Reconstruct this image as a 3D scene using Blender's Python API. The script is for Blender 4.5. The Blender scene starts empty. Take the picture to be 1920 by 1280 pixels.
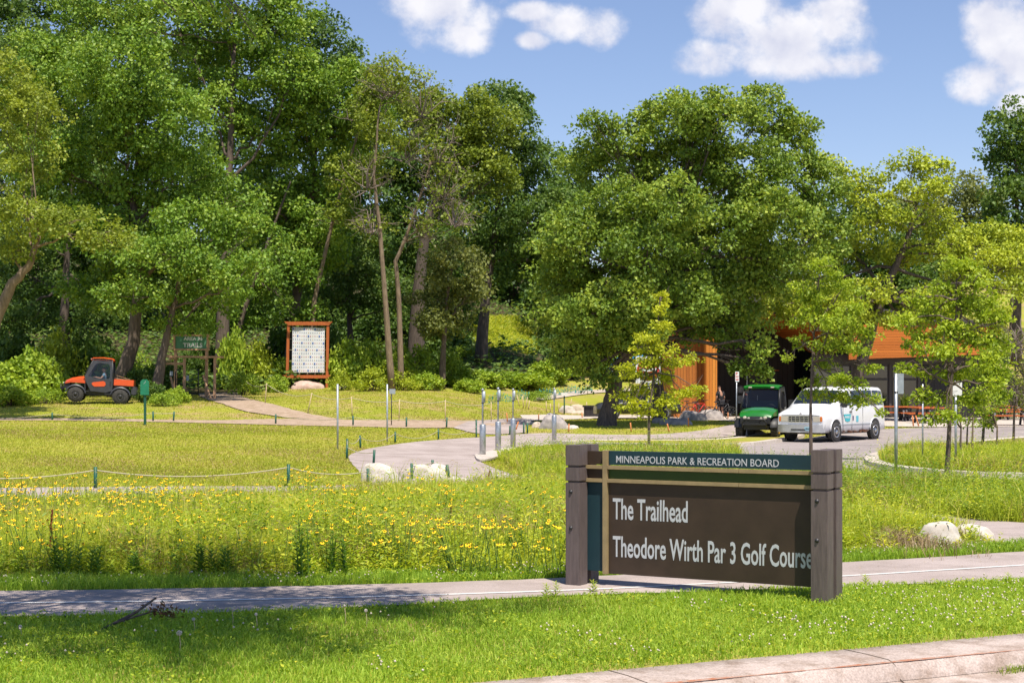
import bpy, bmesh, math, random
import numpy as np
from mathutils import Vector, Matrix
rng = np.random.default_rng(7)
random.seed(7)
PI = math.pi
sc = bpy.context.scene
COL = sc.collection

# ------------------------------------------------------------------ camera
F, HX, HY, CAMZ = 3000.0, 960.0, 725.0, 2.1      # focal length (px of a 1920 wide frame), horizon row, eye height
cam_d = bpy.data.cameras.new('camera')
cam = bpy.data.objects.new('camera', cam_d); COL.objects.link(cam)
cam_d.sensor_width = 36.0; cam_d.lens = F / 1920 * 36
cam_d.shift_y = (HY - 640) / 1920
cam_d.clip_start = 0.1; cam_d.clip_end = 6000
cam.location = (0, 0, CAMZ); cam.rotation_euler = (PI/2, 0, 0)
cam_d.dof.use_dof = True; cam_d.dof.focus_distance = 19.0; cam_d.dof.aperture_fstop = 9.0
sc.camera = cam

# ------------------------------------------------------------------ sun, sky, exposure
SUN_EL = math.radians(67); SUN_AZ = math.atan2(0.36, -0.93)     # azimuth clockwise from +Y
sun_dir = Vector((math.sin(SUN_AZ)*math.cos(SUN_EL), math.cos(SUN_AZ)*math.cos(SUN_EL), math.sin(SUN_EL)))
sd = bpy.data.lights.new('sun', 'SUN'); sd.energy = 5.0; sd.angle = math.radians(0.53); sd.color = (1.0, 0.92, 0.80)
so = bpy.data.objects.new('sun', sd); COL.objects.link(so)
so.rotation_euler = (-sun_dir).to_track_quat('-Z', 'Y').to_euler()
so.location = (10, -10, 40)
sc.view_settings.view_transform = 'Standard'; sc.view_settings.look = 'None'
sc.view_settings.exposure = 0.50; sc.view_settings.gamma = 1.0
sc.view_settings.use_curve_mapping = False
sc.cycles.max_bounces = 5; sc.cycles.transparent_max_bounces = 8
sc.cycles.diffuse_bounces = 2; sc.cycles.glossy_bounces = 2; sc.cycles.transmission_bounces = 4

world = bpy.data.worlds.new('World'); sc.world = world; world.use_nodes = True
nt = world.node_tree; nt.nodes.clear()
def N(t, **k):
    n = nt.nodes.new(t)
    for a, b in k.items(): setattr(n, a, b)
    return n
def M2(op, a, b=None, c=None):
    n = N('ShaderNodeMath', operation=op)
    for i, v in enumerate((a, b, c)):
        if v is None: continue
        if isinstance(v, (int, float)): n.inputs[i].default_value = v
        else: nt.links.new(v, n.inputs[i])
    return n.outputs[0]
sky = N('ShaderNodeTexSky'); sky.sky_type = 'NISHITA'; sky.sun_disc = False
sky.sun_elevation = SUN_EL; sky.sun_rotation = SUN_AZ
sky.air_density = 1.0; sky.dust_density = 0.1; sky.ozone_density = 4.0
tc = N('ShaderNodeTexCoord')
sep = N('ShaderNodeSeparateXYZ'); nt.links.new(tc.outputs['Generated'], sep.inputs[0])
ysafe = M2('MAXIMUM', sep.outputs[1], 0.05)
U = M2('DIVIDE', sep.outputs[0], ysafe); V = M2('DIVIDE', sep.outputs[2], ysafe)
comb = N('ShaderNodeCombineXYZ'); nt.links.new(U, comb.inputs[0]); nt.links.new(V, comb.inputs[1])
nz = N('ShaderNodeTexNoise'); nz.inputs['Scale'].default_value = 32; nz.inputs['Detail'].default_value = 9; nz.inputs['Roughness'].default_value = 0.60
nt.links.new(comb.outputs[0], nz.inputs['Vector'])
CL = [(838,28,92,60),(795,10,70,36),(862,66,52,38),(1065,42,76,38),(1118,50,52,42),(1008,24,60,20),(1000,76,34,18),
      (1392,34,86,66),(1562,42,72,62),(1474,74,130,62),(1345,108,78,38),(1490,118,140,34),
      (1885,58,80,80),(1912,112,80,66),(1846,152,72,40),(1915,190,50,34)]
m = None
for (cx, cy, rx, ry) in CL:
    a = M2('DIVIDE', M2('SUBTRACT', U, (cx-HX)/F), rx/F)
    b = M2('DIVIDE', M2('SUBTRACT', V, (HY-cy)/F), ry/F)
    d = M2('SUBTRACT', 1.0, M2('ADD', M2('MULTIPLY', a, a), M2('MULTIPLY', b, b)))
    m = d if m is None else M2('SMOOTH_MAX', m, d, 0.3)
dens = M2('ADD', m, M2('MULTIPLY', M2('SUBTRACT', nz.outputs[0], 0.5), 3.6))
mr = N('ShaderNodeMapRange'); mr.interpolation_type = 'SMOOTHSTEP'
nt.links.new(dens, mr.inputs[0]); mr.inputs[1].default_value = -0.4; mr.inputs[2].default_value = 0.95
front = M2('GREATER_THAN', sep.outputs[1], 0.2)
alpha = M2('MULTIPLY', mr.outputs[0], M2('MULTIPLY', front, 0.96))
nz2 = N('ShaderNodeTexNoise'); nz2.inputs['Scale'].default_value = 34; nz2.inputs['Detail'].default_value = 5
mp = N('ShaderNodeMapping'); mp.inputs['Location'].default_value = (0.004, 0.012, 3.0)
nt.links.new(comb.outputs[0], mp.inputs[0]); nt.links.new(mp.outputs[0], nz2.inputs['Vector'])
cshade = N('ShaderNodeMapRange'); nt.links.new(M2('ADD', nz2.outputs[0], M2('MULTIPLY', mr.outputs[0], 0.12)), cshade.inputs[0])
cshade.inputs[1].default_value = 0.40; cshade.inputs[2].default_value = 0.72
cc = N('ShaderNodeMix', data_type='RGBA'); nt.links.new(cshade.outputs[0], cc.inputs[0])
cc.inputs[6].default_value = (6.3, 6.5, 7.8, 1); cc.inputs[7].default_value = (9.0, 8.9, 9.3, 1)
tint = N('ShaderNodeMix', data_type='RGBA', blend_type='MULTIPLY'); tint.inputs[0].default_value = 1.0
nt.links.new(sky.outputs[0], tint.inputs[6]); tint.inputs[7].default_value = (1.38, 1.24, 1.30, 1)
mx = N('ShaderNodeMix', data_type='RGBA'); nt.links.new(alpha, mx.inputs[0])
nt.links.new(tint.outputs[2], mx.inputs[6]); nt.links.new(cc.outputs[2], mx.inputs[7])
bg = N('ShaderNodeBackground'); bg.inputs[1].default_value = 0.078
nt.links.new(mx.outputs[2], bg.inputs[0])
wo = N('ShaderNodeOutputWorld'); nt.links.new(bg.outputs[0], wo.inputs[0])

# ------------------------------------------------------------------ terrain height and layout
LP = np.array([(-50,-.1),(12,0),(17,0),(24,.05),(30,.2),(42,.21),(52,.28),(67,.45),(72,.58),(79,1.26),(85,1.53),(93,1.85),(100,2.2),(110,3.6),(125,6.8),(150,12),(200,20),(400,30),(900,34)], float)
RP = np.array([(-50,-.1),(12,0),(48,0),(60,-.09),(66,-.07),(72,.32),(90,.45),(110,1.5),(125,3),(170,10.3),(250,18),(400,25),(900,30)], float)
def sstep(t):
    t = np.clip(t, 0, 1); return t*t*(3-2*t)
def terr(x, y):
    x = np.asarray(x, float); y = np.asarray(y, float)
    a = np.interp(y, [75, 110], [-7, -4]); b = np.interp(y, [75, 110], [1, 9])
    w = sstep((x-a)/(b-a))
    z = 0
    for o, k in ((-1.2,.25),(0,.5),(1.2,.25)):
        z = z + k*(np.interp(y+o, LP[:,0], LP[:,1])*(1-w) + np.interp(y+o, RP[:,0], RP[:,1])*w)
    amp = np.interp(y, [20, 35, 90, 140, 300], [0, .03, .08, .5, 1.5])
    amp = np.where((w > .5) & (y < 95), amp*.2, amp)
    z = z + amp*(np.sin(x*.31+y*.11)+np.sin(x*.13-y*.23+2.0))*.6
    return z
def T(x, y): return float(terr(x, y))
def W(px, py, d): return Vector(((px-HX)/F*d, d, CAMZ-(py-HY)/F*d))
DS = np.concatenate([np.arange(8, 60, .05), np.arange(60, 400, .2)])
def G(px, py):                                     # where the sight line of a pixel meets the ground
    xs = (px-HX)/F*DS; zs = CAMZ-(py-HY)/F*DS
    g = terr(xs, DS); i = int(np.argmax(zs <= g))
    if zs[i] > g[i]: i = len(DS)-1
    i = max(i, 1); a0 = zs[i-1]-g[i-1]; a1 = zs[i]-g[i]
    t = a0/(a0-a1) if a0 != a1 else 0
    d = DS[i-1]+(DS[i]-DS[i-1])*t
    return Vector(((px-HX)/F*d, d, T((px-HX)/F*d, d)))
def ON(px, d): x = (px-HX)/F*d; return Vector((x, d, T(x, d)))
CA = np.array([.547, 11.73]); CDIR = np.array([.897, .441]); CN = np.array([-.441, .897])
def curb_s(x, y): return (x-CA[0])*CN[0]+(y-CA[1])*CN[1]

# ------------------------------------------------------------------ object helpers
def tag(o, label=None, cat=None, group=None, kind=None):
    if label: o['label'] = label
    if cat: o['category'] = cat
    if group: o['group'] = group
    if kind: o['kind'] = kind
    return o
def empty(name, loc=(0,0,0), rz=0, label=None, cat=None, group=None):
    o = bpy.data.objects.new(name, None); COL.objects.link(o); o.empty_display_size = .2
    o.location = loc; o.rotation_euler = (0, 0, rz); return tag(o, label, cat, group)
def link(name, me, m=None, parent=None):
    o = bpy.data.objects.new(name, me); COL.objects.link(o)
    if m is not None and len(me.materials) == 0: me.materials.append(m)
    if parent is not None: o.parent = parent
    return o
def fast_mesh(name, V_, flat, totals, tint=None, smooth=False):
    me = bpy.data.meshes.new(name)
    V_ = np.asarray(V_, np.float32); flat = np.asarray(flat, np.int32); totals = np.asarray(totals, np.int32)
    me.vertices.add(len(V_)); me.vertices.foreach_set('co', V_.ravel())
    me.loops.add(len(flat)); me.loops.foreach_set('vertex_index', flat)
    me.polygons.add(len(totals))
    st = np.concatenate([[0], np.cumsum(totals)[:-1]]).astype(np.int32)
    me.polygons.foreach_set('loop_start', st)
    me.polygons.foreach_set('use_smooth', np.full(len(totals), smooth))
    if tint is not None:
        at = me.attributes.new('tint', 'FLOAT', 'FACE'); at.data.foreach_set('value', np.asarray(tint, np.float32))
    me.update(calc_edges=True); return me
class MB:                                          # mesh builder: collects shapes that become ONE mesh
    def __init__(s): s.v = []; s.f = []; s.sm = []
    def add(s, vs, fs, sm=False):
        o = len(s.v); s.v += [tuple(v) for v in vs]
        for f in fs: s.f.append([i+o for i in f]); s.sm.append(sm)
        return s
    def box(s, c, size, rot=None, taper=1.0):
        hx, hy, hz = size[0]/2, size[1]/2, size[2]/2; vs = []
        for z in (-1, 1):
            k = taper if z > 0 else 1
            for x, y in ((-1,-1),(1,-1),(1,1),(-1,1)):
                v = Vector((x*hx*k, y*hy*k, z*hz))
                if rot is not None: v = rot @ v
                vs.append(v+Vector(c))
        return s.add(vs, [(3,2,1,0),(4,5,6,7),(0,1,5,4),(1,2,6,5),(2,3,7,6),(3,0,4,7)])
    def bar(s, a, b, w, h=None):                   # square-section bar from a to b
        a, b = Vector(a), Vector(b); d = b-a; h = h or w
        q = d.to_track_quat('Z', 'Y').to_matrix()
        return s.box((a+b)/2, (w, h, d.length), q)
    def tube(s, pts, rad, n=8, cap=True, sm=True):
        pts = [Vector(p) for p in pts]
        if not hasattr(rad, '__len__'): rad = [rad]*len(pts)
        vs = []; prev = None
        for i, p in enumerate(pts):
            d = (pts[min(i+1, len(pts)-1)]-pts[max(i-1, 0)])
            d = d.normalized() if d.length > 1e-9 else Vector((0,0,1))
            if prev is None:
                u = d.cross(Vector((0,0,1)) if abs(d.z) < .9 else Vector((1,0,0))).normalized()
            else:
                u = prev-d*prev.dot(d); u = u.normalized() if u.length > 1e-6 else d.orthogonal().normalized()
            prev = u; w = d.cross(u)
            for k in range(n):
                a = 2*PI*k/n; vs.append(p+(u*math.cos(a)+w*math.sin(a))*rad[i])
        fs = []
        for i in range(len(pts)-1):
            for k in range(n):
                k2 = (k+1) % n; fs.append((i*n+k, i*n+k2, (i+1)*n+k2, (i+1)*n+k))
        s.add(vs, fs, sm)
        if cap:
            o = len(s.v)-len(vs)
            s.f.append([o+k for k in range(n)][::-1]); s.sm.append(False)
            s.f.append([o+(len(pts)-1)*n+k for k in range(n)]); s.sm.append(False)
        return s
    def lathe(s, c, prof, axis='Z', n=20, sm=True):  # profile of (radius, height)
        c = Vector(c); vs = []
        for r, h in prof:
            for k in range(n):
                a = 2*PI*k/n; x, y = r*math.cos(a), r*math.sin(a)
                vs.append(c+(Vector((x,y,h)) if axis == 'Z' else Vector((x,h,y)) if axis == 'Y' else Vector((h,x,y))))
        fs = []
        for i in range(len(prof)-1):
            for k in range(n):
                k2 = (k+1) % n; fs.append((i*n+k, i*n+k2, (i+1)*n+k2, (i+1)*n+k))
        s.add(vs, fs, sm); o = len(s.v)-len(vs)
        s.f.append([o+k for k in range(n)][::-1]); s.sm.append(False)
        s.f.append([o+(len(prof)-1)*n+k for k in range(n)]); s.sm.append(False)
        return s
    def prism(s, poly, a, b, axis='Y'):            # polygon in the XZ (or XY) plane, extruded from a to b
        n = len(poly)
        def P(p, t): return (p[0], t, p[1]) if axis == 'Y' else (t, p[0], p[1]) if axis == 'X' else (p[0], p[1], t)
        vs = [P(p, a) for p in poly]+[P(p, b) for p in poly]
        fs = [tuple(range(n))[::-1], tuple(range(n, 2*n))]+[(i, (i+1) % n, n+(i+1) % n, n+i) for i in range(n)]
        return s.add(vs, fs)
    def grid(s, rows, sm=True, close=False):       # rows of points -> quads
        n = len(rows[0]); vs = [p for r in rows for p in r]; fs = []
        for i in range(len(rows)-1):
            for k in range(n if close else n-1):
                k2 = (k+1) % n; fs.append((i*n+k, i*n+k2, (i+1)*n+k2, (i+1)*n+k))
        return s.add(vs, fs, sm)
    def mesh(s, name, bevel=0):
        me = bpy.data.meshes.new(name); me.from_pydata([tuple(v) for v in s.v], [], s.f)
        me.polygons.foreach_set('use_smooth', s.sm)
        bm = bmesh.new(); bm.from_mesh(me); bmesh.ops.recalc_face_normals(bm, faces=bm.faces)
        if bevel:
            es = [e for e in bm.edges if len(e.link_faces) == 2 and e.calc_face_angle(0) > .6]
            bmesh.ops.bevel(bm, geom=es, offset=bevel, segments=2, affect='EDGES', clamp_overlap=True)
        bm.to_mesh(me); bm.free(); me.update(); return me
    def build(s, name, m, parent=None, bevel=0): return link(name, s.mesh(name, bevel), m, parent)

# ------------------------------------------------------------------ materials
def mat(name, col, rough=.7, metal=0.0, var=0.0, scale=8.0, bump=0.0, col2=None, spec=.5, detail=4, stretch=None, coat=0):
    m = bpy.data.materials.new(name); m.use_nodes = True; t = m.node_tree; b = t.nodes['Principled BSDF']
    b.inputs['Roughness'].default_value = rough; b.inputs['Metallic'].default_value = metal
    b.inputs['Specular IOR Level'].default_value = spec; b.inputs['Coat Weight'].default_value = coat
    b.inputs['Base Color'].default_value = (*col, 1)
    if var or bump or col2:
        c = t.nodes.new('ShaderNodeTexCoord'); n = t.nodes.new('ShaderNodeTexNoise')
        mp = t.nodes.new('ShaderNodeMapping'); mp.inputs['Scale'].default_value = stretch or (1,1,1)
        t.links.new(c.outputs['Object'], mp.inputs[0]); t.links.new(mp.outputs[0], n.inputs['Vector'])
        n.inputs['Scale'].default_value = scale; n.inputs['Detail'].default_value = detail; n.inputs['Roughness'].default_value = .6
        if var or col2:
            r = t.nodes.new('ShaderNodeValToRGB'); t.links.new(n.outputs[0], r.inputs[0])
            c2 = col2 or tuple(min(1, v*(1+var)) for v in col); c1 = col if col2 else tuple(v*(1-var) for v in col)
            r.color_ramp.elements[0].position = .34; r.color_ramp.elements[1].position = .66
            r.color_ramp.elements[0].color = (*c1, 1); r.color_ramp.elements[1].color = (*c2, 1)
            t.links.new(r.outputs[0], b.inputs['Base Color'])
        if bump:
            bp = t.nodes.new('ShaderNodeBump'); bp.inputs['Strength'].default_value = bump; bp.inputs['Distance'].default_value = .02
            t.links.new(n.outputs[0], bp.inputs['Height']); t.links.new(bp.outputs[0], b.inputs['Normal'])
    return m
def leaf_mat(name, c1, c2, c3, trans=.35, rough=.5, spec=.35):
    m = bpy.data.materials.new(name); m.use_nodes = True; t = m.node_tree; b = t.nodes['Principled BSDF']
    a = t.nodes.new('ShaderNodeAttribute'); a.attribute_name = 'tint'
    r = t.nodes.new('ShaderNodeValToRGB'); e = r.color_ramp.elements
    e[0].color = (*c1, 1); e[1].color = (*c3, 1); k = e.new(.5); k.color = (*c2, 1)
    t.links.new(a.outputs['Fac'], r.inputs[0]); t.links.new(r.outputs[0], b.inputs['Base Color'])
    b.inputs['Roughness'].default_value = rough; b.inputs['Specular IOR Level'].default_value = spec
    tr = t.nodes.new('ShaderNodeBsdfTranslucent'); br = t.nodes.new('ShaderNodeMix'); br.data_type = 'RGBA'; br.blend_type = 'MULTIPLY'
    br.inputs[0].default_value = 1; t.links.new(r.outputs[0], br.inputs[6]); br.inputs[7].default_value = (1.25, 1.2, .6, 1)
    t.links.new(br.outputs[2], tr.inputs[0])
    mx = t.nodes.new('ShaderNodeMixShader'); mx.inputs[0].default_value = trans
    t.links.new(b.outputs[0], mx.inputs[1]); t.links.new(tr.outputs[0], mx.inputs[2])
    t.links.new(mx.outputs[0], t.nodes['Material Output'].inputs[0]); return m
def ground_mat(name, c1, c2, c3, s1=.35, s2=3.0, bump=.3, fine=60):
    m = bpy.data.materials.new(name); m.use_nodes = True; t = m.node_tree; b = t.nodes['Principled BSDF']
    b.inputs['Roughness'].default_value = .95; b.inputs['Specular IOR Level'].default_value = .1
    c = t.nodes.new('ShaderNodeTexCoord')
    def nz(s, d=5):
        n = t.nodes.new('ShaderNodeTexNoise'); n.inputs['Scale'].default_value = s; n.inputs['Detail'].default_value = d
        n.inputs['Roughness'].default_value = .65; t.links.new(c.outputs['Object'], n.inputs['Vector']); return n
    a, d, f = nz(s1), nz(s2), nz(fine, 3)
    r = t.nodes.new('ShaderNodeValToRGB'); r.color_ramp.elements[0].position = .36; r.color_ramp.elements[1].position = .64
    r.color_ramp.elements[0].color = (*c1, 1); r.color_ramp.elements[1].color = (*c2, 1); t.links.new(a.outputs[0], r.inputs[0])
    k = t.nodes.new('ShaderNodeMapRange'); k.inputs[1].default_value = .46; k.inputs[2].default_value = .64; t.links.new(d.outputs[0], k.inputs[0])
    x = t.nodes.new('ShaderNodeMix'); x.data_type = 'RGBA'; t.links.new(k.outputs[0], x.inputs[0]); t.links.new(r.outputs[0], x.inputs[6]); x.inputs[7].default_value = (*c3, 1)
    fr = t.nodes.new('ShaderNodeMapRange'); fr.inputs[1].default_value = .3; fr.inputs[2].default_value = .7; fr.inputs[3].default_value = .72; fr.inputs[4].default_value = 1.25
    t.links.new(f.outputs[0], fr.inputs[0])
    y = t.nodes.new('ShaderNodeMix'); y.data_type = 'RGBA'; y.blend_type = 'MULTIPLY'; y.inputs[0].default_value = 1
    t.links.new(x.outputs[2], y.inputs[6]); t.links.new(fr.outputs[0], y.inputs[7]); t.links.new(y.outputs[2], b.inputs['Base Color'])
    bp = t.nodes.new('ShaderNodeBump'); bp.inputs['Strength'].default_value = bump; bp.inputs['Distance'].default_value = .03
    t.links.new(f.outputs[0], bp.inputs['Height']); t.links.new(bp.outputs[0], b.inputs['Normal']); return m
def wood_mat(name, c1, c2, board=.14, axis=0, rough=.6):
    m = bpy.data.materials.new(name); m.use_nodes = True; t = m.node_tree; b = t.nodes['Principled BSDF']
    b.inputs['Roughness'].default_value = rough
    c = t.nodes.new('ShaderNodeTexCoord'); s = t.nodes.new('ShaderNodeSeparateXYZ'); t.links.new(c.outputs['Object'], s.inputs[0])
    def mth(op, a, bb):
        n = t.nodes.new('ShaderNodeMath'); n.operation = op
        t.links.new(a, n.inputs[0]); n.inputs[1].default_value = bb; return n.outputs[0]
    q = mth('DIVIDE', s.outputs[axis], board); fl = mth('FLOOR', q, 0); frc = mth('FRACT', q, 0)
    wn = t.nodes.new('ShaderNodeTexWhiteNoise'); wn.noise_dimensions = '1D'; t.links.new(fl, wn.inputs['W'])
    n = t.nodes.new('ShaderNodeTexNoise'); mp = t.nodes.new('ShaderNodeMapping')
    sc3 = [6, 6, 6]; sc3[2 if axis == 0 or axis == 1 else 0] = .6; mp.inputs['Scale'].default_value = sc3
    t.links.new(c.outputs['Object'], mp.inputs[0]); t.links.new(mp.outputs[0], n.inputs['Vector']); n.inputs['Scale'].default_value = 3; n.inputs['Detail'].default_value = 4
    av = t.nodes.new('ShaderNodeMath'); av.operation = 'ADD'; t.links.new(wn.outputs[0], av.inputs[0]); t.links.new(n.outputs[0], av.inputs[1])
    hf = mth('MULTIPLY', av.outputs[0], .5)
    r = t.nodes.new('ShaderNodeValToRGB'); r.color_ramp.elements[0].position = .2; r.color_ramp.elements[1].position = .8
    r.color_ramp.elements[0].color = (*c1, 1); r.color_ramp.elements[1].color = (*c2, 1); t.links.new(hf, r.inputs[0])
    g = mth('GREATER_THAN', frc, .09)
    x = t.nodes.new('ShaderNodeMix'); x.data_type = 'RGBA'; t.links.new(g, x.inputs[0]); x.inputs[6].default_value = (*[v*.25 for v in c1], 1)
    t.links.new(r.outputs[0], x.inputs[7]); t.links.new(x.outputs[2], b.inputs['Base Color'])
    bp = t.nodes.new('ShaderNodeBump'); bp.inputs['Strength'].default_value = .6; bp.inputs['Distance'].default_value = .01
    t.links.new(g, bp.inputs['Height']); t.links.new(bp.outputs[0], b.inputs['Normal'])
    return m
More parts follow.
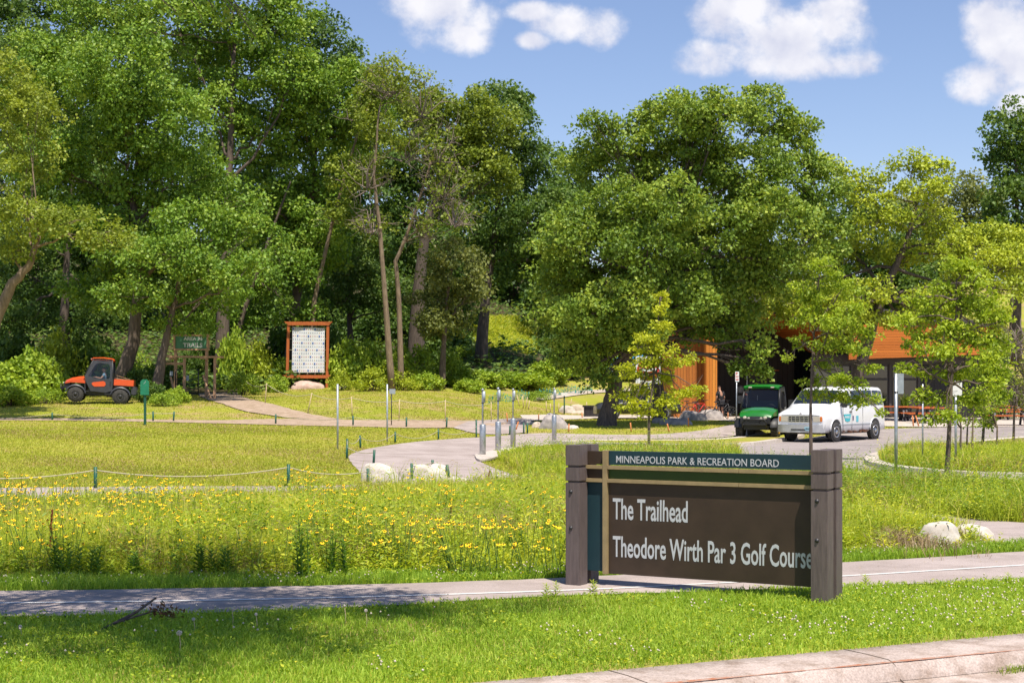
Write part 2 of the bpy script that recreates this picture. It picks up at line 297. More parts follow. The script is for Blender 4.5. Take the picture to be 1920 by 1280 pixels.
M = dict(
 lawn=ground_mat('lawn', (.24,.27,.028), (.32,.32,.045), (.36,.26,.12), s1=.22, s2=.5),
 road=ground_mat('asphalt drive', (.25,.218,.21), (.31,.27,.26), (.34,.30,.28), s1=.25, s2=1.2, bump=.1, fine=90),
 path=ground_mat('asphalt path', (.35,.293,.272), (.42,.357,.335), (.30,.25,.23), s1=.35, s2=1.1, bump=.15, fine=110),
 redroad=ground_mat('red asphalt', (.25,.14,.145), (.30,.17,.17), (.22,.12,.13), s1=.5, s2=4, bump=.2, fine=70),
 concrete=ground_mat('concrete', (.47,.42,.375), (.56,.50,.44), (.40,.34,.29), s1=.8, s2=5, bump=.15, fine=80),
 kerb=ground_mat('kerb concrete', (.40,.33,.295), (.48,.40,.36), (.31,.24,.20), s1=1.2, s2=4, bump=.2, fine=60),
 dirt=ground_mat('dirt trail', (.36,.27,.20), (.42,.32,.24), (.30,.22,.15), s1=.6, s2=3, bump=.3, fine=30),
 gravel=ground_mat('pale gravel', (.42,.36,.31), (.50,.43,.37), (.36,.30,.25), s1=.6, s2=3, bump=.3, fine=40),
 soil=ground_mat('meadow soil', (.16,.16,.035), (.20,.19,.045), (.18,.15,.055), s1=.6, s2=3),
 white_line=mat('worn white paint', (.62,.60,.58), .8, var=.15, scale=30),
 post=mat('mauve brown painted timber', (.120,.092,.086), .62, var=.18, scale=6, bump=.25, stretch=(6,6,.8)),
 brown=mat('brown sign board', (.050,.032,.021), .52, var=.16, scale=3.5, bump=.05, detail=8, spec=.35),
 teal=mat('dark teal board', (.012,.040,.052), .5, var=.07, scale=5, spec=.35),
 dgreen=mat('dark green board', (.030,.062,.008), .5, var=.07, scale=5, spec=.35),
 tan=mat('tan sign rail', (.31,.23,.115), .6, var=.12, scale=9),
 letter=mat('pale grey lettering', (.52,.54,.57), .6),
 galv=mat('galvanised steel', (.42,.44,.46), .42, .75, var=.2, scale=14),
 galv_flat=mat('dull galvanised pipe', (.36,.40,.43), .5, .35, var=.15, scale=14),
 steel_dark=mat('dark steel', (.05,.05,.055), .5, .5),
 white_paint=mat('white van paint', (.72,.72,.73), .28, var=.04, scale=2, spec=.5, coat=.4),
 chrome=mat('scuffed chrome', (.52,.52,.53), .22, .9, var=.1, scale=6),
 tyre=mat('dusty tyre rubber', (.045,.042,.04), .85, var=.3, scale=12, bump=.2),
 rim=mat('alloy rim', (.5,.5,.5), .35, .8),
 glass=mat('dark vehicle glass', (.012,.016,.018), .06, spec=.8),
 black=mat('black plastic', (.018,.018,.02), .5, var=.2, scale=6),
 grey_plastic=mat('charcoal door panel', (.045,.046,.055), .42, var=.15, scale=4),
 orange_paint=mat('orange red paint', (.70,.085,.012), .35, var=.06, scale=3, coat=.3),
 green_paint=mat('bright green paint', (.010,.15,.016), .3, var=.1, scale=5, coat=.4),
 yellow_paint=mat('yellow wheel paint', (.75,.42,.02), .5),
 red_paint=mat('red paint', (.55,.02,.015), .5), blue_paint=mat('turquoise', (.02,.33,.42), .6),
 amber=mat('amber lens', (.75,.2,.02), .25), lens=mat('headlamp lens', (.55,.5,.4), .15, spec=.8),
 rust=mat('rust', (.12,.045,.02), .9, var=.4, scale=10), white=mat('white sign face', (.75,.75,.73), .5),
 cedar=mat('orange stained timber', (.46,.12,.028), .55, var=.22, scale=4, stretch=(6,6,.7), bump=.1),
 cedar2=mat('weathered cedar post', (.46,.27,.15), .7, var=.22, scale=4, stretch=(6,6,.7), bump=.1),
 stake=mat('bare pine stake', (.52,.40,.24), .8), ostake=mat('orange stake', (.55,.20,.06), .8),
 rope=mat('pale rope', (.44,.40,.27), .9), pgreen=mat('dark green painted post', (.012,.085,.05), .55, var=.2, scale=9),
 sgreen2=mat('faded green trail board', (.07,.22,.11), .6, var=.15, scale=7),
 sgreen=mat('green marker board', (.01,.19,.10), .5, var=.2, scale=7),
 banner=mat('white banner cloth', (.74,.75,.78), .7), skin=mat('skin', (.42,.22,.15), .6),
 hair=mat('dark hair', (.03,.018,.012), .7), shirt_blue=mat('pale blue shirt', (.16,.27,.38), .8),
 shirt_dark=mat('black shirt', (.012,.012,.016), .85), shorts=mat('dark shorts', (.02,.02,.026), .85),
 rock_white=mat('pale limestone', (.40,.35,.30), .9, col2=(.60,.56,.50), scale=3.2, bump=1.0, detail=9),
 rock_pink=mat('pink granite', (.42,.27,.22), .9, col2=(.56,.43,.36), scale=4, bump=.7, detail=7),
 rock_grey=mat('grey granite', (.22,.20,.20), .9, col2=(.44,.39,.36), scale=4, bump=.8, detail=8),
 rock_tan=mat('tan sandstone', (.42,.33,.25), .9, col2=(.58,.49,.40), scale=4, bump=.7, detail=7),
 bark=mat('grey brown bark', (.085,.062,.048), .95, col2=(.17,.13,.10), scale=5, bump=1.0, stretch=(3,3,.6), detail=7),
 bark_pale=mat('pale tan bark', (.14,.10,.065), .95, col2=(.27,.20,.13), scale=4, bump=.8, stretch=(3,3,.6)),
 bark_dark=mat('dark oak bark', (.055,.042,.034), .95, col2=(.150,.115,.092), scale=6, bump=1.0, stretch=(3.5,3.5,.45), detail=8),
 twig=mat('bare grey twig', (.24,.19,.16), .95),
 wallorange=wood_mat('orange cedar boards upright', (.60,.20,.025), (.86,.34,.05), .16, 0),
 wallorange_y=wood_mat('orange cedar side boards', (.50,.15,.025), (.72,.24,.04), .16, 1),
 wallorange_shaded=wood_mat('orange cedar boards shaded tone', (.38,.12,.02), (.52,.18,.03), .16, 0),  # same cedar, darkened in its colour for the tree shade on the board wall
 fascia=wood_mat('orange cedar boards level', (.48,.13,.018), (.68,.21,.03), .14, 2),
 darkwall=wood_mat('charcoal metal siding', (.022,.018,.020), (.036,.030,.032), .3, 0),
 frame=mat('dark bronze window frame', (.075,.06,.06), .5), winglass=mat('window glass', (.03,.035,.035), .05, spec=.9),
 door=mat('dark door', (.04,.035,.035), .5), roof=mat('dark roof membrane', (.07,.065,.065), .8),
 canvas=mat('blue canopy cloth', (.01,.25,.55), .7), netting=mat('turquoise netting', (.02,.32,.30), .8),
 dead_leaf=mat('withered brown leaves', (.16,.075,.03), .9),
 dock=mat('rust red dock seed', (.22,.045,.015), .9), puff=mat('dandelion fluff', (.62,.55,.48), .95),
 petal=mat('golden petals', (.86,.53,.018), .7, spec=.2), cone=mat('dark brown cone', (.05,.018,.008), .9),
 stemg=mat('green stems', (.13,.22,.03), .8), clover=mat('cream clover heads', (.60,.52,.42), .9),
 tuft=mat('pale seed heads', (.40,.37,.20), .9),
 L_maple=leaf_mat('maple leaves', (0.078,0.162,0.017), (0.170,0.298,0.028), (0.323,0.432,0.053), trans=.26),
 L_dark=leaf_mat('dark broad leaves', (0.045,0.099,0.020), (0.108,0.194,0.033), (0.219,0.308,0.058)),
 L_olive=leaf_mat('olive leaves', (0.105,0.153,0.018), (0.216,0.290,0.030), (0.369,0.426,0.054)),
 L_oak=leaf_mat('oak leaves', (0.086,0.158,0.020), (0.195,0.300,0.033), (0.395,0.472,0.061), trans=.26),
 L_oak_y=leaf_mat('yellowish oak leaves', (0.169,0.233,0.016), (0.347,0.427,0.029), (0.554,0.606,0.050), trans=.26),
 L_young=leaf_mat('lime young leaves', (0.260,0.317,0.016), (0.488,0.543,0.028), (0.669,0.681,0.053), trans=.42),
 L_young_g=leaf_mat('fresh green young leaves', (0.160,0.250,0.019), (0.333,0.446,0.030), (0.522,0.610,0.056), trans=.42),
 L_grey=leaf_mat('grey green leaves', (0.098,0.132,0.036), (0.208,0.242,0.063), (0.356,0.370,0.110)),
 L_shrub=leaf_mat('shrub leaves', (0.114,0.210,0.018), (0.257,0.384,0.030), (0.429,0.525,0.052), trans=.26),
 B_lawn=leaf_mat('mown grass blades', (0.227,0.272,0.022), (0.410,0.446,0.039), (0.592,0.543,0.120), trans=.3),
 B_fore=leaf_mat('fresh grass blades', (0.148,0.272,0.022), (0.333,0.500,0.042), (0.570,0.672,0.111), trans=.4),
 B_meadow=leaf_mat('meadow blades', (0.215,0.307,0.022), (0.477,0.559,0.042), (0.734,0.697,0.144), trans=.45),
 B_straw=leaf_mat('straw blades', (0.252,0.192,0.075), (0.441,0.340,0.135), (0.612,0.470,0.231), trans=.3),
 L_forb=leaf_mat('meadow leaves', (0.139,0.241,0.020), (0.371,0.475,0.034), (0.693,0.676,0.067), trans=.42),
)

# ------------------------------------------------------------------ ground, roads, paths
def yc(x): return CA[1]+(np.clip(x, -30, 30)-CA[0])*CDIR[1]/CDIR[0]
xs = np.concatenate([np.arange(-160,-50,4.0), np.arange(-50,-20,1.0), np.arange(-20,24,.5), np.arange(24,60,1.0), np.arange(60,161,4.0)])
ts = np.concatenate([np.linspace(0, 1, 45)])
far = np.concatenate([np.arange(31,130,.8), np.arange(130,300,4), np.arange(300,900,60)])
P_ = []
for t in ts: y0 = yc(xs); P_.append(np.stack([xs, y0*(1-t)+30.2*t, 0*xs], 1))
for y in far: P_.append(np.stack([xs*(1+max(0, y-130)/150), 0*xs+y, 0*xs], 1))
P_ = np.array(P_); P_[..., 2] = terr(P_[..., 0], P_[..., 1])
nr, nc = P_.shape[:2]; idx = np.arange(nr*nc).reshape(nr, nc)
q = np.stack([idx[:-1,:-1], idx[:-1,1:], idx[1:,1:], idx[1:,:-1]], -1).reshape(-1)
o = link('ground', fast_mesh('ground', P_.reshape(-1,3), q, np.full((nr-1)*(nc-1), 4), smooth=True), M['lawn']); tag(o, kind='structure')

def densify(poly, step=.6):
    out = []
    for i in range(len(poly)-1):
        a, b = np.array(poly[i]), np.array(poly[i+1]); n = max(1, int(np.linalg.norm(b-a)/step))
        for k in range(n): out.append(a+(b-a)*k/n)
    out.append(np.array(poly[-1])); return np.array(out)
def resample(poly, n):
    p = np.array(poly, float)
    for _ in range(2):                              # soften corners
        pp = [p[0]]
        for i in range(len(p)-1): pp += [p[i]*.75+p[i+1]*.25, p[i]*.25+p[i+1]*.75]
        p = np.array(pp+[p[-1]])
    s = np.concatenate([[0], np.cumsum(np.linalg.norm(np.diff(p, axis=0), axis=1))]); t = np.linspace(0, s[-1], n)
    return np.stack([np.interp(t, s, p[:,0]), np.interp(t, s, p[:,1])], 1)
def gp(px): return [tuple(G(*p)[:2]) for p in px]
def ribbon(name, A, B, m, off, n=60, k=6, kind='structure', wob=0):
    a, b = resample(A, n), resample(B, n)
    if wob:
        a = a+rng.normal(0, wob, a.shape); b = b+rng.normal(0, wob, b.shape)
    rows = [a*(1-t)+b*t for t in np.linspace(0, 1, k)]
    R = np.array(rows); z = terr(R[...,0], R[...,1])+off
    V3 = np.concatenate([R, z[...,None]], -1); i = np.arange(k*n).reshape(k, n)
    q = np.stack([i[:-1,:-1], i[:-1,1:], i[1:,1:], i[1:,:-1]], -1).reshape(-1)
    o = link(name, fast_mesh(name, V3.reshape(-1,3), q, np.full((k-1)*(n-1), 4), smooth=True), m); tag(o, kind=kind)
    return np.concatenate([a, b[::-1]])
def inside(poly, x, y):
    c = np.zeros(len(x), bool); n = len(poly); j = n-1
    for i in range(n):
        xi, yi = poly[i]; xj, yj = poly[j]
        if yi != yj: c ^= ((yi > y) != (yj > y)) & (x < (xj-xi)*(y-yi)/(yj-yi)+xi)
        j = i
    return c
PAVED = []
# near bike path
bt = gp([(-500,1118),(0,1111),(560,1103),(1060,1087),(1300,1072),(1600,1056),(1920,1037),(2400,1000)])
bb = gp([(-500,1165),(0,1160),(560,1149),(1000,1121),(1300,1112),(1600,1102),(1920,1090),(2400,1072)])
bike = ribbon('bike_path', bt, bb, M['path'], .022, 90, wob=.012); PAVED.append(bike)
la = gp([(-500,1137.5),(0,1134),(560,1126),(1060,1110),(1300,1098.5),(1600,1081.5),(1920,1061.5),(2400,1032)])
lb = [(x, y-.085) for x, y in la]
ribbon('path_centre_line', la, lb, M['white_line'], .027, 90, 2, wob=.002)
# road, gutter and kerb in the corner
def cp(u, s): return (CA[0]+CDIR[0]*u+CN[0]*s, CA[1]+CDIR[1]*u+CN[1]*s)
us = list(np.arange(-14, 18, 1.0))
def strip(name, prof, m, jit=0):
    mb = MB(); rows = []
    for s, z in prof: rows.append([(*cp(u, s+(random.uniform(-jit, jit) if jit else 0)), z) for u in us])
    mb.grid(rows); o = mb.build(name, m); tag(o, kind='structure'); return o
kerbm = M['concrete'].copy(); t = kerbm.node_tree
strip('road', [(-14,-.19),(-7,-.16),(-1.2,-.165)], M['redroad'])
strip('gutter', [(-1.22,-.16),(-1.0,-.150),(-.72,-.142),(-.66,-.13)], M['kerb'])
strip('kerb', [(-.68,-.13),(-.63,-.03),(-.58,-.006),(-.53,.004),(-.25,.008),(.02,.004),(.05,-.05)], M['kerb'])
mb = MB()                                           # rust-coloured scrape along the kerb nose
rr = [[], []]
for u in np.arange(-12, 15, .05):
    w = max(.001, .018+.016*math.sin(u*3.1)+.012*math.sin(u*9.7+1)+random.uniform(-.01, .01))
    rr[0].append((*cp(u, -.585-w*.3), -.0035)); rr[1].append((*cp(u, -.585+w), .0005))
mb.grid(rr); o = mb.build('kerb_scrape', mat('orange kerb scrape', (.36,.13,.06), .9, col2=(.36,.27,.22), scale=14)); tag(o, kind='structure')
mb = MB()
for u0 in (-6.2, -3.1, .2, 2.35, 5.6):
    mb.tube([(*cp(u0+random.uniform(-.006,.006), s_), z_) for s_, z_ in ((-1.2,-.157),(-1.0,-.148),(-.72,-.140),(-.655,-.11),(-.625,-.03),(-.58,-.004),(-.53,.005),(-.25,.009),(.02,.005))], [.0045]*9, 5)
o = mb.build('kerb_joint', mat('joint filler', (.13,.10,.08), .95)); tag(o, kind='structure')
# cross path behind the meadow, joined to the curving main path
ct = gp([(-400,921),(-50,917),(350,914),(560,914),(720,910),(900,898),(1060,900),(1300,912),(1600,945),(1850,978),(2000,987),(2300,995)])
cb = gp([(-400,960),(-50,953),(350,947),(560,940),(720,930),(900,918),(1060,920),(1300,935),(1600,968),(1760,998),(1900,1030),(2300,1075)])
cross = ribbon('cross_path', ct, cb, M['path'], .024, 90, wob=.01); PAVED.append(cross)
ma = gp([(700,915),(655,866),(652,853),(700,840),(790,828),(900,819),(1000,811),(1120,816),(1250,816),(1370,801),(1385,790),(1390,784)])
mb_ = gp([(1010,902),(940,885),(900,868),(895,858),(935,848),(1000,838),(1060,831),(1200,823),(1330,823),(1400,815),(1420,800),(1430,790)])
main = ribbon('footpath', ma, mb_, M['path'], .030, 90, 8, wob=.008); PAVED.append(main)
dt = gp([(-300,786),(0,785),(200,786),(400,789),(470,786),(600,786),(700,789),(850,791),(980,787)])
db = gp([(-300,790),(0,789),(200,790),(400,794),(470,796),(600,799),(700,802),(850,803),(930,800)])
dirt = ribbon('dirt_path', dt, db, M['dirt'], .030, 80, 4, wob=.03); PAVED.append(dirt)
l2a = gp([(880,790),(920,788),(985,784)]); l2b = gp([(850,803),(900,816),(985,812)])
PAVED.append(ribbon('footpath_link', l2a, l2b, M['path'], .036, 24, 4))
ga = gp([(392,706),(400,716),(402,728),(415,742),(470,758),(560,776),(640,786)]); gb_ = gp([(408,704),(425,716),(440,732),(452,742),(530,764),(640,783),(700,789)])
ga = gp([(385,715),(370,732),(372,745),(430,768),(520,782),(600,789)])
trail = ribbon('trail', ga, gb_[:2]+gp([(440,735),(470,752),(560,774),(640,787)]), M['dirt'], .045, 60, 5, wob=.03); PAVED.append(trail)
fa = gp([(1000,748),(1040,739),(1090,733),(1180,729)]); fb = gp([(1000,752),(1060,745),(1110,738),(1190,733)])
ribbon('far_trail', fa, fb, M['gravel'], .06, 30, 4)
pa = gp([(975,779),(1050,777),(1200,778),(1350,781),(1500,778),(1700,776),(1960,772)]); pb = gp([(985,790),(1050,787),(1200,783),(1350,789),(1500,796),(1700,803),(1990,800)])
plaza = ribbon('plaza', pa, pb, M['concrete'], .040, 70, 6); PAVED.append(plaza)
fr_a = [(1000,776),(1010,770),(1050,766)]; 
rla = gp([(1240,858),(1330,842),(1410,836),(1480,826),(1560,814),(1640,806),(1720,803),(2050,800)])
rlb = gp([(1240,905),(1330,905),(1480,905),(1590,905),(1700,905),(1850,905),(1990,905),(2080,905)])
drive = ribbon('parking_drive', rla, rlb, M['road'], .034, 70, 14); PAVED.append(drive)
def flatpatch(name, px, m, off, h, kind='structure', raw=None):
    P = raw if raw is not None else resample(px+[px[0]], 70)[:-1]
    c = P.mean(0); rings = [P, c+(P-c)*.66, c+(P-c)*.33]; mbx = MB(); rows = []
    low = [(x, y, T(x,y)+off) for x, y in P]; rows.append(low)
    for i, R in enumerate(rings): rows.append([(x, y, T(x,y)+off+h) for x, y in R])
    mbx.grid(rows, sm=False, close=True); n = len(P)
    mbx.add([(c[0], c[1], T(*c)+off+h)]+rows[-1], [(0, i+1, (i+1) % n+1) for i in range(n)])
    o = mbx.build(name, m); return tag(o, kind=kind), P
def kerbring(name, P, w, off, h):
    n = len(P); c = P.mean(0); rows = []
    nrm = np.roll(P, -1, 0)-np.roll(P, 1, 0); nrm = np.stack([nrm[:,1], -nrm[:,0]], 1); nrm /= np.linalg.norm(nrm, axis=1)[:,None]+1e-9
    if ((P-c)*nrm).sum() < 0: nrm = -nrm
    for e, z in ((w, off-.02), (w-.03, off+h), (0, off+h), (-.04, off+h-.06)):
        Q = P+nrm*e; rows.append([(x, y, T(x,y)+z) for x, y in Q])
    mbx = MB(); mbx.grid(rows, close=True, sm=False); o = mbx.build(name, M['concrete']); tag(o, kind='structure')
med = gp([(1648,870),(1655,860),(1700,850),(1760,842),(1900,826),(2120,812),(2120,900),(1900,899),(1780,894),(1690,884),(1655,876)])
_, medP = flatpatch('median_bed', med, M['soil'], .03, .11); kerbring('median_kerb', medP, .42, .03, .13)
isl = gp([(1050,833),(1200,831),(1330,831),(1400,825),(1440,818),(1500,817),(1485,823),(1440,831),(1385,838),(1300,840),(1180,838)])
_, islP = flatpatch('island_bed', isl, M['lawn'], .03, .10); kerbring('island_kerb', islP, .36, .03, .12)
pad = gp([(890,858),(905,852),(935,846),(960,842),(972,845),(960,850),(940,858),(918,866),(895,868)])
flatpatch('kerb_pad', pad, M['concrete'], .04, .05)
mk = MB()
for y0 in (843, 847.5, 852):
    a = G(1292+(y0-843)*.5, y0); b = G(1338, y0+1); mk.add([(a.x,a.y,a.z+.045),(b.x,b.y,b.z+.045),(b.x,b.y+.35,b.z+.045),(a.x,a.y+.35,a.z+.045)], [(0,1,2,3)])
tag(mk.build('road_marking', M['white_line']), kind='structure')

# ------------------------------------------------------------------ grass and meadow
def blades(name, x, y, h, w, lean, tint, m, zoff=0, kind='stuff', parent=None, z=None):
    n = len(x); z = (terr(x, y) if z is None else z)+zoff; a = rng.uniform(0, 2*PI, n); b = rng.uniform(0, 2*PI, n)
    P = np.stack([x, y, z], 1); sx = np.stack([np.cos(a), np.sin(a), 0*a], 1)*(w/2)[:,None]
    dl = np.stack([np.cos(b), np.sin(b), 0*b], 1)*(lean*h)[:,None]; up = np.array([0,0,1.])
    v0 = P-sx; v1 = P+sx; mid = P+dl*.35+up*(h*.6)[:,None]; v2 = mid+sx*.8; v3 = mid-sx*.8
    v4 = P+dl+up*(h*(1-.35*lean))[:,None]
    V3 = np.stack([v0,v1,v2,v3,v4], 1).reshape(-1,3); o5 = np.arange(n)*5
    fl = np.stack([o5,o5+1,o5+2,o5+3,o5+3,o5+2,o5+4], 1).ravel(); tt = np.tile([4,3], n)
    o = link(name, fast_mesh(name, V3, fl, tt, np.repeat(tint, 2)), m, parent); return tag(o, kind=kind) if kind else o
def leafmesh(name, C, D, Nn, L, Wd, tint, fold=0.0):
    n = len(C); S = np.cross(D, Nn); S /= np.linalg.norm(S, axis=1)[:,None]+1e-9
    L = np.broadcast_to(L, n)[:,None]; Wd = np.broadcast_to(Wd, n)[:,None]
    Un = np.cross(S, D)
    v0 = C; v1 = C+D*L*.45+S*Wd/2+Un*L*fold; v2 = C+D*L-Un*L*.12; v3 = C+D*L*.45-S*Wd/2+Un*L*fold
    V3 = np.stack([v0,v1,v2,v3], 1).reshape(-1,3)
    return fast_mesh(name, V3, np.arange(4*n), np.full(n, 4), tint)
def unit(v): return v/(np.linalg.norm(v, axis=1)[:,None]+1e-9)
def paved(x, y, margin=0):
    c = np.zeros(len(x), bool)
    for p in PAVED: c |= inside(p, x, y)
    return c
def vis(x, y, pad=80, padb=60):
    px = HX+F*x/y; return (px > -pad) & (px < 1920+pad)
def patchy(x, y, s=1.0, ph=0):
    return .5+.25*(np.sin(x*1.7*s+ph)*np.cos(y*1.3*s+1.1*ph)+np.sin(x*.63*s-y*.51*s+ph*2)+.6*np.sin(x*3.9*s+y*2.3*s))/1.3
def scatter(n, x0, x1, y0, y1):
    return rng.uniform(x0, x1, n), rng.uniform(y0, y1, n)
# foreground verge between kerb and bike path, and the mown verge beyond it
x, y = scatter(420000, -6.5, 8.5, 10.0, 22.5)
ybt = np.interp(x, [p[0] for p in bt], [p[1] for p in bt])
ok = (curb_s(x, y) > .02-rng.exponential(.02, len(x))) & ~inside(bike, x, y) & vis(x, y) & (y < ybt+1.0) & (y > 10.9)
x, y = x[ok], y[ok]; n = len(x); pt = patchy(x, y, 1.0)
beyond = y > np.interp(x, [p[0] for p in bt], [p[1] for p in bt])
h = (.035+.065*rng.random(n)*(.5+pt))*np.where(beyond, 1.5, 1.0)
h = np.where(curb_s(x, y) < .25, h*.6, h)
blades('verge_grass', x, y, h, .005+.006*rng.random(n), rng.uniform(.2,.9,n), np.clip(pt*.5+rng.normal(.25,.2,n)-.15*beyond, 0, 1), M['B_fore'])
# broad clover and dandelion leaves in the verge
x, y = scatter(60000, -6.5, 8.5, 10.8, 21.5)
ybt2 = np.interp(x, [p[0] for p in bt], [p[1] for p in bt])
ok = (curb_s(x, y) > .05) & ~inside(bike, x, y) & vis(x, y) & (y < ybt2+.9) & (patchy(x, y, 1.6, 2) > .42); x, y = x[ok], y[ok]; n = len(x)
a = rng.uniform(0, 2*PI, n); D = unit(np.stack([np.cos(a), np.sin(a), rng.uniform(.1,.9,n)], 1)); Nn = unit(np.stack([rng.normal(0,.4,n), rng.normal(0,.4,n), np.ones(n)], 1))
o = link('clover_leaves', leafmesh('clover_leaves', np.stack([x, y, terr(x,y)+rng.uniform(.02,.07,n)], 1), D, Nn, rng.uniform(.02,.05,n), rng.uniform(.012,.028,n), np.clip(rng.normal(.35,.25,n),0,1)), M['L_forb']); tag(o, kind='stuff')
# clover heads
def balls(name, C, r, m, kind='stuff', stems=None):
    O = np.array([(0,0,1),(1,0,0),(0,1,0),(-1,0,0),(0,-1,0),(0,0,-1)], float); n = len(C)
    V3 = (C[:,None,:]+O[None]*np.asarray(r)[:,None,None]).reshape(-1,3)
    fc = np.array([(0,1,2),(0,2,3),(0,3,4),(0,4,1),(5,2,1),(5,3,2),(5,4,3),(5,1,4)]); fl = (fc[None]+(np.arange(n)*6)[:,None,None]).ravel()
    return tag(link(name, fast_mesh(name, V3, fl, np.full(8*n, 3), smooth=True), m), kind=kind)
x, y = scatter(7000, -6.5, 8.5, 10.8, 22)
dens_ = (patchy(x, y, 1.4, 1) > .55); yb = np.interp(x, [p[0] for p in bt], [p[1] for p in bt])
ok = (curb_s(x, y) > .2) & ~inside(bike, x, y) & vis(x, y) & (y < yb+.9) & (dens_ | (y > yb+.35)) & ((x > -1.0) | (y > yb) | (rng.random(len(x)) < .2))
x, y = x[ok], y[ok]; n = len(x)
balls('clover_heads', np.stack([x, y, terr(x,y)+rng.uniform(.06,.12,n)], 1), rng.uniform(.007,.013,n), M['clover'])
# mown lawns
def lawn(name, n, x0, x1, y0, y1, hh=.06, m='B_lawn', cond=None, ww=.016):
    y = y0*(y1/y0)**rng.random(n); x = rng.uniform(-1, 1, n)*y*.34
    ok = (x > x0) & (x < x1) & ~paved(x, y) & vis(x, y)
    if cond is not None: ok &= cond(x, y)
    x, y = x[ok], y[ok]; n = len(x); pt = patchy(x, y, .35)
    blades(name, x, y, (.5+rng.random(n))*hh, ww*(.6+.6*rng.random(n))*np.clip(y/40, .8, 2), rng.uniform(.3,.9,n), np.clip(pt*.6+rng.normal(.2,.22,n),0,1), M[m])
ctop = (np.array([p[0] for p in ct]), np.array([p[1] for p in ct])); cbot = (np.array([p[0] for p in cb]), np.array([p[1] for p in cb]))
lawn('lawn_grass', 420000, -40, 60, 29.5, 96, .055, cond=lambda x, y: (y > np.interp(x, *ctop)+.1) & ~inside(medP, x, y) & ~((x > 1.5) & (y < 46)) )
def dry_where(x, y): return (y > np.interp(x, *ctop)+.1) & ~inside(medP, x, y) & ~((x > 1.5) & (y < 46)) & (patchy(x, y, .42, 3)+rng.normal(0,.10,len(x)) > .66)
lawn('dry_grass', 260000, -40, 60, 29.5, 96, .05, m='B_straw', cond=dry_where)
xl, yl = scatter(260, -6, 7, 13, 21); okl = inside(bike, xl, yl); xl, yl = xl[okl], yl[okl]; n = len(xl); al = rng.uniform(0, 2*PI, n)
tag(link('path_debris', leafmesh('path_debris', np.stack([xl, yl, terr(xl,yl)+.032], 1), unit(np.stack([np.cos(al), np.sin(al), .1+0*al], 1)), unit(rng.normal(0,.25,(n,3))+[0,0,1]), rng.uniform(.012,.045,n), rng.uniform(.008,.02,n), rng.random(n)), M['B_straw']), kind='stuff')
# meadow zones
btx = (np.array([p[0] for p in bt]), np.array([p[1] for p in bt]))
ytop_mead = gp([(1585,880),(1500,862),(1380,846),(1280,846),(1150,844),(1060,845),(980,850),(925,868),(960,880),(1010,892)])
back_mead = np.array(gp([(1010,897),(1060,902),(1300,914),(1600,947),(1850,980),(2100,984),(2300,960),(2100,916),(1900,914),(1700,912),(1600,905),(1480,900),(1400,880),(1380,848),(1250,842),(1150,838),(1060,838),(985,846),(935,862),(960,878)]))
def in_meadow(x, y):
    f = (y > np.interp(x, *btx)+.75) & (y < np.interp(x, *cbot)-.05)
    return (f | inside(back_mead, x, y) | inside(medP, x, y)) & vis(x, y, 60)
def bare(x, y):                                     # boulder sites and sign area kept low
    return np.zeros(len(x), bool)
def pxof(x, y): return HX+F*x/y
n = 620000; y = 17.2*(52/17.2)**rng.random(n); x = rng.uniform(-1, 1, n)*y*.34; ok = in_meadow(x, y) & (rng.random(n) < .85); x, y = x[ok], y[ok]; n = len(x)
pt = patchy(x, y, .8, 3); edge = np.clip((y-np.interp(x, *btx)-.6)/1.6, .25, 1)
tall = .22+.34*pt; bm_ = inside(back_mead, x, y) | inside(medP, x, y); tall = np.where(bm_, tall*.9, tall)
mz = np.where(inside(medP, x, y), .12, 0)
straw = (patchy(x, y, 1.3, 5)+rng.normal(0,.12,n) > .70) & (rng.random(n) < .6)
hh = tall*edge*(.5+.7*rng.random(n)); ww = (.007+.007*rng.random(n))*np.clip(y/24, .9, 2)
tn = np.clip(pt*.7+rng.normal(.15,.24,n)-.25*(1-edge)-.18*bm_, 0, 1)
k = ~straw; blades('meadow_grass', x[k], y[k], hh[k], ww[k], rng.uniform(.15,.8,k.sum()), tn[k], M['B_meadow'], z=terr(x[k], y[k])+mz[k])
blades('straw_grass', x[~k], y[~k], hh[~k]*1.15, ww[~k]*.8, rng.uniform(.15,.8,(~k).sum()), rng.random((~k).sum()), M['B_straw'], z=terr(x[~k], y[~k])+mz[~k])
n = 16000; y = 17.8*(46/17.8)**rng.random(n); x = rng.uniform(-1, 1, n)*y*.34; ok = in_meadow(x, y) & (y > np.interp(x, *btx)+1.5) & (patchy(x, y, .9, 4)+rng.normal(0,.2,n) > .5); x, y = x[ok], y[ok]; n = len(x)
blades('tall_stalks', x, y, rng.uniform(.4,.85,n), rng.uniform(.008,.014,n)*np.clip(y/24,.9,2), rng.uniform(.05,.45,n), np.clip(rng.normal(.6,.3,n),0,1), M['B_meadow'])
